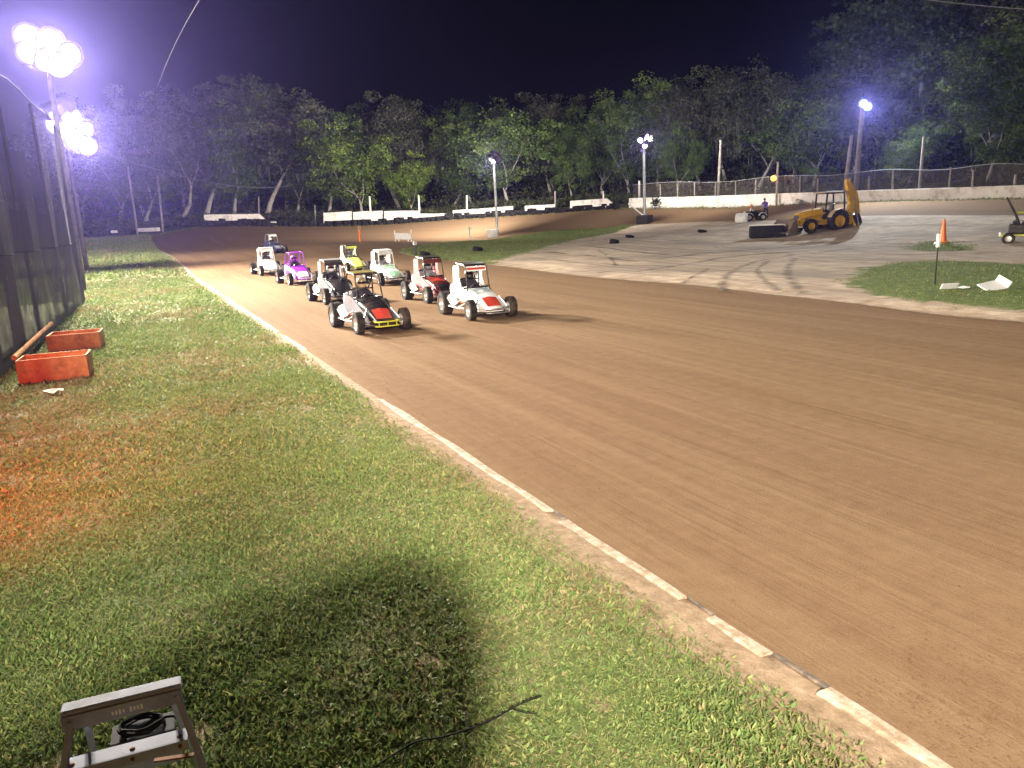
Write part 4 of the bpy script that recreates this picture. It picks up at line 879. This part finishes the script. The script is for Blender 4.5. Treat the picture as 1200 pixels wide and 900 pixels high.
def race_car(px, py, yaw, label, side='white', hood='white', sail=None, roof=None, visor=None, nose=None, bumper='black', nerf='steel', tail=None, cage='dark_steel', cowl=None, plate=None, D=None, stripe=None, band=None):
    p = stand(px, py, D) if D else hit(px, py); f_ = Vector((math.cos(-PI/2+yaw), math.sin(-PI/2+yaw), 0)); p = p-f_*.95; p.z = tz(p.x, p.y)
    root = empty('race_car', p, -PI/2+yaw, label, 'race car', 'open-wheel race cars on the track')
    h = MB(); h.loft([sect(.02,.35,.74,.20), sect(.35,.345,.70,.19), sect(.70,.32,.60,.19), sect(1.02,.28,.46,.20), sect(1.25,.24,.33,.21,.02,.05), sect(1.33,.20,.27,.22,.005,.02)]); hd = h.build('hood', M[hood], root, True)
    if nose:
        n_ = MB(); n_.loft([[Vector((x, y_, z)) for y_, z in ((-w,zt),(w,zt),(w,zt+.012),(0,zt+.028+.01),(-w,zt+.012))] for x, w, zt in ((.88,.20,.535),(1.03,.205,.475),(1.24,.19,.352))]); n_.build('nose_panel', M[nose], hd)
    if cowl:
        n_ = MB(); n_.loft([[Vector((x, y_, z)) for y_, z in ((-w,zt),(w,zt),(w,zt+.012),(0,zt+.04),(-w,zt+.012))] for x, w, zt in ((.03,.26,.742),(.20,.26,.725),(.60,.235,.638))]); n_.build('cowl_panel', M[cowl], hd)
    sp = [(-.86,.20),(-.90,.58),(-.72,.82),(-.25,.80),(.06,.73),(.40,.60),(1.0,.42),(1.15,.33),(1.15,.22),(.3,.15)]
    for s_ in (-1,1):
        q = MB().prism(sp, .014, Matrix.Translation((0,s_*.362,0))@XZ); pn = q.build('side_panel', M[side], root)
        if stripe: MB().prism([(-.60,.42),(-.55,.62),(.1,.58),(.55,.44),(.5,.36)], .006, Matrix.Translation((0,s_*.373,0))@XZ).build('stripe', M[stripe], pn)
        if sail: MB().prism([(-.80,.80),(-.74,1.30),(-.66,1.35),(-.34,1.35),(-.30,1.30),(-.33,1.0),(-.18,.80)], .014, Matrix.Translation((0,s_*.345,0))@XZ).build('sail_panel', M[sail], root)
    t = MB(); t.loft([sect(-1.30,.20,.66,.40,.02,.08), sect(-1.22,.29,.80,.30,.03,.1), sect(-1.0,.33,.86,.24,.04,.1), sect(-.74,.335,.80,.22,.03,.1)]); t.build('tail_tank', M[tail or side], root, True)
    c = MB(); ct = .019
    for s_ in (-1,1):
        y_ = s_*.33
        c.tube([(-.55,y_,.2),(-.55,y_,1.30),(-.50,y_*.93,1.38),(.0,y_*.9,1.36),(.10,y_*.92,1.30),(.22,y_,.72),(.22,y_,.2)], ct, 8)
        c.tube([(-.55,y_,1.28),(-.95,y_*.9,.80),(-1.2,y_*.7,.45)], ct, 8); c.tube([(-.55,y_,.72),(.22,y_,1.0 if False else .80)], ct, 8); c.tube([(-1.0,y_*.9,.25),(.9,y_*.85,.22),(1.2,y_*.6,.24)], ct, 8)
    for x_, z_ in ((-.50,1.38),(.0,1.36),(-.55,.95),(.22,.78)): c.tube([(x_,-.31,z_),(x_,.31,z_)], ct, 8)
    c.tube([(-.50,-.31,1.375),(.0,.3,1.36)], ct*.8, 6); c.build('roll_cage', M[cage], root, True)
    if roof: MB().box((-.26,0,1.402), (.62,.66,.014), Matrix.Rotation(.03,3,'Y'), .005).build('roof_panel', M[roof], root)
    if visor:
        v = MB().box((.085,0,1.27), (.014,.60,.13), Matrix.Rotation(R(-14),3,'Y'), .004).build('visor_panel', M[visor], root)
        if band: MB().box((.095,0,1.272), (.006,.54,.06), Matrix.Rotation(R(-14),3,'Y')).build('band', M[band], v)
    if plate:
        for s_ in (-1,1): MB().box((-.28,s_*.60,.44), (.50,.20,.014), Matrix.Rotation(R(28),3,'Y')@Matrix.Rotation(s_*R(-30),3,'X'), .004).build('arm_guard', M[plate], root)
    MB().box((-.42,0,.36), (.36,.46,.30), None, .05).build('seat', M['black'], root); MB().box((-.56,0,.72), (.10,.44,.55), Matrix.Rotation(R(-12),3,'Y'), .04).build('seat_back', M['black'], root)
    MB().tube([(.10+.0*math.cos(a),.15*math.cos(a),.74+.15*math.sin(a)) for a in [i*2*PI/14 for i in range(15)]], .013, 6, False).build('steering_wheel', M['black'], root)
    for s_ in (-1,1):
        n_ = MB(); n_.tube([(-.45,s_*.36,.26),(-.42,s_*.62,.27),(-.30,s_*.70,.28),(.45,s_*.70,.28),(.62,s_*.62,.28),(.70,s_*.34,.27)], .019, 8); n_.tube([(-.2,s_*.70,.28),(-.1,s_*.36,.45)], .015, 6); n_.tube([(.35,s_*.70,.28),(.3,s_*.36,.42)], .015, 6); n_.build('nerf_bar', M[nerf], root, True)
        MB().tube([(1.0,s_*.50,.33),(.1,s_*.37,.44)], .014, 6).build('radius_rod', M['plastic_white'], root); MB().tube([(-.72,s_*.46,.36),(.05,s_*.38,.30)], .014, 6).build('radius_rod', M['plastic_white'], root)
        MB().tube([(1.02,s_*.46,.30),(.86,s_*.30,.56)], .026, 8).build('shock', M['steel'], root)
    b_ = MB(); b_.tube([(1.10,-.24,.30),(1.42,-.30,.30),(1.47,-.22,.30),(1.47,.22,.30),(1.42,.30,.30),(1.10,.24,.30)], .019, 8); b_.tube([(1.40,-.30,.19),(1.46,-.22,.19),(1.46,.22,.19),(1.40,.30,.19)], .017, 8)
    for y_ in (-.22,0,.22): b_.tube([(1.465,y_,.30),(1.46,y_,.19)], .013, 6)
    b_.build('front_bumper', M[bumper], root, True)
    MB().tube([(1.47+.02,-.24,.345),(1.49,.24,.345)], .014, 6)
    rb = MB(); rb.tube([(-1.1,-.22,.34),(-1.44,-.24,.36),(-1.48,-.16,.36),(-1.48,.16,.36),(-1.44,.24,.36),(-1.1,.22,.34)], .018, 8); rb.build('rear_bumper', M['dark_steel'], root, True)
    MB().tube([(1.0,-.56,.265),(1.0,.56,.265)], .024, 8).build('front_axle', M['steel'], root); MB().tube([(-.72,-.58,.315),(-.72,.58,.315)], .03, 8).build('rear_axle', M['steel'], root)
    MB().tube([(.55,-.36,.42),(.35,-.43,.38),(-.5,-.44,.34),(-.95,-.45,.36)], .032, 8).build('exhaust_pipe', M['rust'], root, True)
    add_wheel(root, WR, (-.72,-.64,.315), -1); add_wheel(root, WR, (-.72,.60,.315), 1); add_wheel(root, WF, (1.0,-.58,.265), -1); add_wheel(root, WF, (1.0,.58,.265), 1)
    return root
def skin_mesh(name, V, Ed, Rd, root_i=0, sub=1):
    me = bpy.data.meshes.new(name); me.from_pydata(V, Ed, []); o = bpy.data.objects.new(name, me); COL.objects.link(o)
    md = o.modifiers.new('s','SKIN'); md.use_smooth_shade = True
    for i, r_ in enumerate(Rd):
        sv = me.skin_vertices[0].data[i]; sv.radius = (r_, r_) if not isinstance(r_, tuple) else r_; sv.use_root = (i == root_i)
    ms = o.modifiers.new('b','SUBSURF'); ms.levels = sub; ms.render_levels = sub
    dg = bpy.context.evaluated_depsgraph_get(); out = bpy.data.meshes.new_from_object(o.evaluated_get(dg)); bpy.data.objects.remove(o); out.name = name; return out
DV = [(-.40,0,.50),(-.44,0,.68),(-.47,0,.86),(-.46,0,.98),(-.47,.17,.87),(-.30,.24,.70),(-.10,.19,.72),(.06,.14,.76),(-.47,-.17,.87),(-.30,-.24,.70),(-.10,-.19,.72),(.06,-.14,.76),(-.1,.11,.53),(.25,.12,.50),(-.1,-.11,.53),(.25,-.12,.50)]
DE = [(0,1),(1,2),(2,3),(2,4),(4,5),(5,6),(6,7),(2,8),(8,9),(9,10),(10,11),(0,12),(12,13),(0,14),(14,15)]
DR = [(.13,.15),(.12,.15),(.11,.14),.06,.075,.055,.045,.04,.075,.055,.045,.04,.085,.065,.085,.065]
drv = skin_mesh('person', DV, DE, DR)
def driver(car, suit, helmet, label):
    me = drv.copy(); me.materials.clear(); me.materials.append(M[suit]); o = link('person', me); o.location = car.location; o.rotation_euler = car.rotation_euler; tag(o, label, 'person', 'drivers seated in the race cars')
    h = MB(); h.ball((-.43,0,1.10), (.155,.135,.15), 18, 12); h.box((-.32,0,1.035), (.10,.14,.09), None, .035); hb = h.build('helmet', M[helmet], o, True)
    v = MB(); k = [[Vector((-.43+.162*math.cos(a)*math.cos(e), .142*math.sin(a)*math.cos(e), 1.11+.157*math.sin(e))) for e in (-.12,.08,.26)] for a in np.linspace(-1.0,1.0,9)]
    v.add([p for r_ in k for p in r_], [(i*3+j, (i+1)*3+j, (i+1)*3+j+1, i*3+j+1) for i in range(8) for j in range(2)]); v.build('visor', M['visor'], hb, True)
    for s_ in (-1,1): MB().ball((.07,s_*.145,.77), (.05,.035,.05), 8, 6).build('glove', M['black'], o, True)
cars = []
cars.append((race_car(447.5,388.6,.03,'dark race car leading at the front left with a red nose panel and yellow-green bumper', side='grey', hood='black', roof='olive', nose='red', bumper='yellow_green', nerf='plastic_white', cowl='black', plate='plastic_white', tail='grey'), 'suit_dark', 'tan', 'driver in tan helmet inside the leading dark car with red nose panel'))
cars.append((race_car(403,355.5,.02,'black race car with a grey side right behind the leading dark one', side='grey', hood='black', roof='grey', visor='black', bumper='black', plate='plastic_white', tail='grey', sail='grey'), 'suit_dark', 'white', 'driver in white helmet inside the black car with grey side'))
cars.append((race_car(575,373,-.02,'white race car at the front right with a red striped visor and nose', side='white', hood='white', sail='white', roof='black', visor='white', band='red', nose='red', cowl='grey_blue', bumper='steel', nerf='plastic_white', plate='plastic_white'), 'suit_dark', 'black', 'driver in black helmet inside the front right white car'))
cars.append((race_car(521,353.5,.02,'pink sided race car with a dark red hood behind the white one', side='pink', hood='maroon', sail='pink', roof='black', visor='maroon', cowl='red', nose='black', bumper='dark_steel', plate='plastic_white'), 'suit_grey', 'grey', 'driver in grey helmet inside the pink sided car'))
cars.append((race_car(356,333.2,.05,'bright purple race car in the middle of the left file', side='lilac', hood='purple', tail='purple', cage='purple', nose='white', stripe='purple', bumper='white', cowl='purple', nerf='white'), 'suit_dark', 'purple', 'driver in purple helmet inside the bright purple car'))
cars.append((race_car(320,322.5,.05,'all-white race car with a white roof at the back of the left file', side='white', hood='white', sail='white', roof='white', visor='white', bumper='black', cage='white', nerf='steel', tail='white'), 'suit_dark', 'black', 'driver in black helmet inside the all-white car at the back'))
cars.append((race_car(326,298.5,.15,'dark navy race car farthest back on the track', side='navy', hood='navy', visor='white', cage='steel', tail='navy', nose='grey', D=60), 'suit_dark', 'white', 'driver in white helmet inside the farthest navy car'))
cars.append((race_car(420,319,.05,'lime yellow race car behind the black ones', side='pale_lime', hood='lime', sail='pale_lime', roof='black', visor='lime', bumper='dark_steel', tail='lime'), 'suit_grey', 'grey', 'driver in grey helmet inside the lime yellow car'))
cars.append((race_car(462,333.5,.03,'white and mint green race car beside the lime one', side='white', hood='white', sail='white', roof='white', visor='white', cowl='mint', nose='mint', bumper='dark_steel', tail='white', cage='white'), 'suit_grey', 'black', 'driver in black helmet inside the white and mint green car'))
for c, su, he, lb in cars: driver(c, su, he, lb)

# ------------------------------------------------------------------ backhoe loader
p = hit(962,276); p = stand(962,276,59); bh = empty('backhoe_loader', p, R(166), 'muddy yellow backhoe loader with an open canopy and raised digger arm', 'backhoe')
def bwheel(x, y_, r_, w):
    t = MB(); h = w/2; t.lathe([(r_*.55,-h*.85),(r_*.75,-h),(r_*.92,-h),(r_,-h*.8),(r_,h*.8),(r_*.92,h),(r_*.75,h),(r_*.55,h*.85)], Matrix.Rotation(R(90),4,'X'), 26, True)
    for k in range(20):
        a = 2*PI*k/20
        for s_ in (-1,1): t.box((r_*1.01*math.cos(a+.08*s_), s_*w*.22, r_*1.01*math.sin(a+.08*s_)), (.06,w*.5,.05), Matrix.Rotation(-a-.08*s_,3,'Y')@Matrix.Rotation(s_*.5,3,'X'))
    d = MB().lathe([(.001,h*.2),(r_*.2,h*.25),(r_*.45,h*.1),(r_*.57,h*.85),(r_*.57,-h*.85),(r_*.45,-h*.1),(.001,-h*.1)], Matrix.Rotation(R(90),4,'X'), 22); w_ = d.build('wheel', M['digger'], bh, True); w_.location = (x,y_,r_); t.build('tyre', M['tyre'], w_, True)
for s_ in (-1,1): bwheel(-.75,s_*.82,.72,.46); bwheel(1.35,s_*.80,.46,.32)
MB().box((.3,0,.68), (3.0,.62,.36), None, .04).build('chassis', M['digger'], bh)
h = MB(); h.loft([sect(.25,.48,1.62,.82,.03,.1), sect(1.0,.46,1.52,.82,.03,.1), sect(1.75,.44,1.36,.80,.02,.1), sect(1.95,.40,1.25,.80,.01,.06)]); hd = h.build('hood', M['digger'], bh, True)
MB().box((1.965,0,1.03), (.03,.66,.36), None, .008).build('grille', M['dark_grey'], hd); MB().tube([(.9,.2,1.5),(.9,.2,2.15)], .04, 8).build('exhaust_pipe', M['rust'], hd)
c = MB()
for x, y_, x2 in ((.2,.62,.05),(.2,-.62,.05),(-1.35,.62,-1.25),(-1.35,-.62,-1.25)): c.box(((x+x2)/2,y_,1.75), (.085,.085,1.75), Matrix.Rotation(math.atan2(x2-x,1.75),3,'Y'))
c.tube([(.05,-.62,2.6),(.05,.62,2.6),(-1.25,.62,2.6),(-1.25,-.62,2.6),(.05,-.62,2.6)], .04, 6).build('canopy_frame', M['dark_steel'], bh); MB().box((-.6,0,2.68), (1.75,1.5,.10), None, .03).build('canopy_roof', M['tan'], bh)
MB().box((-.5,0,1.25), (.5,.5,.12), None, .03).build('seat', M['black'], bh); MB().box((-.72,0,1.6), (.12,.48,.62), Matrix.Rotation(-.12,3,'Y'), .04).build('seat_back', M['black'], bh)
MB().tube([(.0,0,1.2),(-.12,0,1.62)], .03, 8).tube([(-.12+.05*math.sin(a)*.3,.2*math.cos(a),1.64+.05*math.sin(a)) for a in [i*2*PI/12 for i in range(13)]], .02, 6, False).build('steering_wheel', M['black'], bh)
MB().box((-.45,0,1.0), (1.7,1.15,.1), None, .02).build('cab_floor', M['dark_steel'], bh); MB().box((.22,0,1.3), (.06,1.05,.6), None, .01).build('dashboard', M['dark_steel'], bh)
for s_ in (-1,1):
    f = MB(); f.loft([[Vector((-.75+ .82*math.cos(a), s_*.84+w, .72+.82*math.sin(a))) for w in (-.26,.26)]+[Vector((-.75+.78*math.cos(a), s_*.84+w, .72+.78*math.sin(a))) for w in (.26,-.26)] for a in np.linspace(.35,2.7,9)]); f.build('fender', M['tan'], bh, True)
    MB().tube([(.1,s_*.58,1.3),(1.3,s_*.62,1.12),(2.1,s_*.66,.95),(2.75,s_*.66,.40)], .085, 6).build('loader_arm', M['digger'], bh); MB().tube([(.5,s_*.56,.75),(1.8,s_*.62,.98)], .05, 8).build('ram', M['steel'], bh)
bk = MB(); prof = [(3.35,.06),(2.75,.03),(2.60,.16),(2.56,.50),(2.70,.92),(2.78,.98),(2.80,.92),(2.64,.50),(2.68,.22),(2.80,.11),(3.35,.10)]
bk.prism(prof, 2.3, XZ); 
for s_ in (-1,1): bk.prism([(3.3,.08),(2.72,.05),(2.58,.2),(2.56,.5),(2.70,.96),(2.95,.72)], .04, Matrix.Translation((0,s_*1.16,0))@XZ)
bk.build('loader_bucket', M['mud_steel'], bh)
MB().box((-1.75,0,.85), (.35,1.5,.75), None, .04).build('swing_frame', M['digger'], bh)
for s_ in (-1,1): MB().tube([(-1.8,s_*.75,.9),(-1.9,s_*1.0,.45),(-1.95,s_*1.05,.1)], .08, 6).box((-1.95,s_*1.05,.07), (.4,.3,.08), None, .01).build('stabiliser', M['digger'], bh)
def beam(pts, w): 
    mb = MB()
    secs = []
    for x, z, d, dx, dz in pts: secs.append([Vector((x-dx*d,-w,z-dz*d)), Vector((x+dx*d,-w,z+dz*d)), Vector((x+dx*d,w,z+dz*d)), Vector((x-dx*d,w,z-dz*d))])
    mb.loft(secs); return mb
bm_ = beam([(-2.0,.8,.16,1,.1),(-2.35,1.8,.24,1,.2),(-2.05,2.9,.2,1,-.3),(-1.85,3.45,.13,1,-.3)], .16).build('boom', M['digger'], bh)
beam([(-1.85,3.5,.12,1,.2),(-2.45,2.6,.22,1,.2),(-2.75,1.4,.16,1,.1),(-2.8,1.0,.12,1,.1)], .10).build('dipper_arm', M['digger'], bh)
MB().tube([(-2.0,1.5,.0),(-2.25,.0,2.9)][:1]+[(-2.3,0,2.6)], .05, 8).build('ram', M['steel'], bm_)
db = MB(); db.prism([(-2.75,1.15),(-2.3,1.05),(-2.22,.55),(-2.5,.2),(-3.0,.25),(-3.05,.35),(-2.6,.4),(-2.42,.62),(-2.5,.92),(-2.8,1.0)], .62, XZ)
for s_ in (-1,1): db.prism([(-2.75,1.1),(-2.3,1.05),(-2.22,.55),(-2.5,.2),(-3.0,.27),(-2.95,.7)], .03, Matrix.Translation((0,s_*.31,0))@XZ)
db.build('digger_bucket', M['dark_steel'], bh)
# black drag box in front of it; light on its top painted as a pale plate
p = stand(898,279,57.5); ang = math.atan2(p.y, p.x)-R(90)+.12; db = empty('drag_box', p, ang, 'black steel drag box with its top painted pale as if lit, left of the backhoe bucket', 'drag box')
MB().box((0,0,.50), (2.3,.9,.86), None, .14).build('body', M['black_steel'], db, True); MB().box((0,.02,.955), (2.34,.92,.06), None, .025).build('lit_top', M['concrete'], db); MB().box((.85,-.5,.22), (.75,.25,.5), Matrix.Rotation(.2,3,'Y'), .08).build('skid', M['black_steel'], db)
MB().tube([(1.1,.0,.9),(2.0,.05,.75),(2.9,.1,.7)], .06, 8).build('tow_bar', M['concrete'], db)

# quad bike, barrel, crouching person
p = stand(884,259,70); ang = math.atan2(p.y, p.x)-R(90)+PI+.35; qb = empty('quad_bike', p, ang, 'parked quad bike with white fenders beside a person in purple', 'quad bike')
WQ = wheel_meshes(.30,.24)
for x_ in (-.55,.6):
    for y_ in (-.42,.42): add_wheel(qb, WQ, (x_,y_,.30), 1 if y_ > 0 else -1)
MB().loft([sect(-.75,.20,.62,.36), sect(-.2,.22,.72,.30), sect(.35,.2,.82,.32), sect(.85,.15,.66,.40)]).build('body', M['black'], qb, True); MB().box((-.3,0,.80), (.75,.3,.12), None, .05).build('seat', M['black'], qb, True)
for x_ in (-.55,.62):
    for y_ in (-.42,.42): 
        f = MB(); f.loft([[Vector((x_+.36*math.cos(a), y_+w, .32+.36*math.sin(a))) for w in (-.15,.15)]+[Vector((x_+.335*math.cos(a), y_+w, .32+.335*math.sin(a))) for w in (.15,-.15)] for a in np.linspace(.3,2.8,7)]); f.build('fender', M['plastic_white'], qb, True)
MB().tube([(.3,0,.8),(.2,0,1.05)], .03, 8).tube([(.1,-.38,1.12),(.2,-.2,1.06),(.2,.2,1.06),(.1,.38,1.12)], .018, 6).build('handlebar', M['dark_steel'], qb); MB().box((.88,0,.70), (.06,.34,.2), Matrix.Rotation(-.4,3,'Y'), .03).build('front_cowl', M['plastic_white'], qb)
p = stand(869,261,69); ang = math.atan2(p.y, p.x)-R(90); MBb = MB(); MBb.lathe([(.001,-.45),(.38,-.45),(.43,-.40),(.44,-.16),(.455,-.15),(.455,-.12),(.44,-.11),(.44,.12),(.455,.13),(.455,.16),(.44,.17),(.43,.40),(.38,.45),(.001,.45)], Matrix.Translation((0,0,.44))@Matrix.Rotation(R(90),4,'X')@Matrix.Rotation(R(15),4,'Y'), 24)
o = MBb.build('barrel', M['plastic_white'], None, True); o.location = p; o.rotation_euler = (0,0,ang+1.0); tag(o, 'white plastic barrel lying left of the quad bike', 'barrel'); MB().lathe([(.001,-.008),(.045,-.008),(.045,.03),(.001,.03)], Matrix.Translation((.2,-.452,.55))@Matrix.Rotation(R(90),4,'X'), 10).build('bung', M['black'], o)
p = stand(897,260,70.5); ang = math.atan2(p.y, p.x)-R(90)+PI/2+.3
V_ = [(0,0,.92),(.10,0,1.10),(.24,0,1.32),(.30,0,1.44),(.37,0,1.52),(.24,.19,1.33),(.38,.25,1.10),(.52,.18,.95),(.24,-.19,1.33),(.40,-.25,1.10),(.55,-.17,.97),(0,.11,.85),(.10,.13,.46),(-.02,.13,.08),(.12,.13,.04),(0,-.11,.85),(.02,-.14,.45),(-.12,-.14,.08),(.02,-.14,.04)]
E_ = [(0,1),(1,2),(2,3),(3,4),(2,5),(5,6),(6,7),(2,8),(8,9),(9,10),(0,11),(11,12),(12,13),(13,14),(0,15),(15,16),(16,17),(17,18)]
Rr = [(.12,.16),(.11,.15),(.12,.17),.06,.06,.075,.05,.04,.075,.05,.04,.10,.07,.05,.045,.10,.07,.05,.045]
pm = skin_mesh('person', V_, E_, Rr); pm.materials.clear()
for q in ('purple_shirt','denim','skin'): pm.materials.append(M[q])
for f in pm.polygons: c_ = f.center; f.material_index = 2 if (c_.z > 1.43 or (c_.x > .44 and c_.z < 1.08)) else (1 if c_.z < .93 and c_.x < .3 else 0)
o = link('person', pm); o.location = p; o.rotation_euler = (0,0,ang); tag(o, 'person in a purple shirt and dark trousers leaning over the quad bike', 'person')
h = MB(); h.ball((.42,0,1.58), (.105,.08,.12), 14, 10); h.ball((.52,0,1.565), (.022,.018,.025), 8, 6); h.box((.507,0,1.52), (.012,.045,.012), None, .003)
for s_ in (-1,1): h.ball((.42,s_*.08,1.575), (.022,.014,.032), 8, 6); h.ball((.505,s_*.032,1.60), (.012,.014,.009), 8, 6)
h.build('head', M['skin'], o, True); MB().ball((.395,0,1.615), (.112,.09,.105), 14, 10).build('hair', M['hair'], o, True)
hnd = MB()
for s_, b0 in ((1,(.52,.18,.95)),(-1,(.55,-.17,.97))):
    B0 = Vector(b0); hnd.box(B0+Vector((.05,0,-.02)), (.09,.08,.03), Matrix.Rotation(.3,3,'Y'), .012)
    for i, L_ in enumerate((.062,.075,.07,.055)): y_ = -.03+.02*i; hnd.tube([B0+Vector((.085,y_,-.03)), B0+Vector((.085+L_*.6,y_,-.045)), B0+Vector((.085+L_*.8,y_,-.075))], [.010,.009,.007], 6)
    hnd.tube([B0+Vector((.03,-s_*.04,-.02)), B0+Vector((.07,-s_*.065,-.04))], [.011,.008], 6)
hnd.build('hands', M['skin'], o, True)
# yellow framed machine at the right edge
p = stand(1203,281,46); ang = math.atan2(p.y, p.x)-R(90); mw = empty('yellow_framed_machine', p, ang, 'low machine with yellow frame, black engine and raised lever at the right edge', 'machine')
f = MB()
for y_ in (-.45,.45): f.box((.35,y_,.42), (2.9,.07,.09), None, .01)
for x_ in (-1.05,.2,1.7): f.box((x_,0,.42), (.07,.83,.088), None, .01)
f.build('frame', M['yellow_green'], mw); MB().box((-1.12,-.1,.47), (.12,.5,.2), None, .03).build('bumper', M['plastic_white'], mw)
e = MB(); e.box((-.25,0,.72), (1.1,.6,.46), None, .06); e.box((.0,-.05,1.02), (.5,.4,.25), Matrix.Rotation(.2,3,'Y'), .05); e.lathe([(.001,-.1),(.16,-.1),(.17,0),(.12,.12),(.001,.14)], Matrix.Translation((-.5,.05,1.0)), 14)
for i in range(6): e.box((-.74+.16*i,-.02,.98), (.03,.5,.1))
e.build('engine', M['dark_steel'], mw); MB().tube([(-.25,-.1,.6),(-.5,-.12,1.3),(-.98,-.15,2.25)], [.07,.06,.045], 8).build('lever', M['dark_steel'], mw); MB().tube([(-.62,-.12,1.5),(.3,.1,1.5),(1.3,.1,1.35)], .04, 8).build('crossbar', M['yellow_green'], mw)
for x_ in (-.75,1.3):
    for y_ in (-.58,.58): 
        w = link('wheel', WF[0], None, mw); w.location = (x_,y_,.265); w.rotation_euler = (0,.4,0 if y_ < 0 else PI); link('tyre', WF[1], None, w)

# ------------------------------------------------------------------ air, sky, camera
HAZE_D = .00020
m = bpy.data.materials.new('night_haze'); m.use_nodes = True; nt = m.node_tree; nt.nodes.clear(); out = N(nt, 'ShaderNodeOutputMaterial'); v = N(nt, 'ShaderNodeVolumePrincipled')
v.inputs['Color'].default_value = (.33,.29,1,1); v.inputs['Density'].default_value = HAZE_D; v.inputs['Anisotropy'].default_value = .84; nt.links.new(v.outputs[0], out.inputs['Volume'])
hz = MB().box((60,80,15), (1700,1800,36)).build('haze', m); hz['kind'] = 'stuff'; tag(hz, 'thin violet night haze glowing around the floodlights', 'haze')
w = bpy.data.worlds.new('World'); S.world = w; w.use_nodes = True; nt = w.node_tree; bg = nt.nodes['Background']; sky = N(nt, 'ShaderNodeTexSky'); sky.sky_type = 'NISHITA'; sky.sun_disc = False
sky.sun_elevation = R(2); sky.sun_rotation = R(200); nt.links.new(sky.outputs[0], bg.inputs['Color']); bg.inputs['Strength'].default_value = .0007
sl = bpy.data.lights.new('moon', 'SUN'); sl.energy = .004; sl.angle = R(.5); sl.color = (.8,.88,1); so = bpy.data.objects.new('moon', sl); COL.objects.link(so); so.rotation_euler = (R(50),0,R(200)); so.location = (0,0,60)
cam = bpy.data.cameras.new('camera'); cam.sensor_width = 36; cam.lens = FPX/1200*36; cam.clip_end = 3000; cam.clip_start = .05; co = bpy.data.objects.new('camera', cam); COL.objects.link(co)
Mx = Matrix((Rt, Up, -Fw)).transposed().to_4x4(); Mx.translation = (0,0,CAMH); co.matrix_world = Mx; S.camera = co
S.view_settings.view_transform = 'Standard'; S.view_settings.look = 'None'; S.view_settings.gamma = 1; S.view_settings.exposure = 0
S.cycles.use_denoising = True; S.cycles.max_bounces = 6; S.cycles.volume_bounces = 0; S.cycles.transparent_max_bounces = 24; S.cycles.sample_clamp_indirect = 4
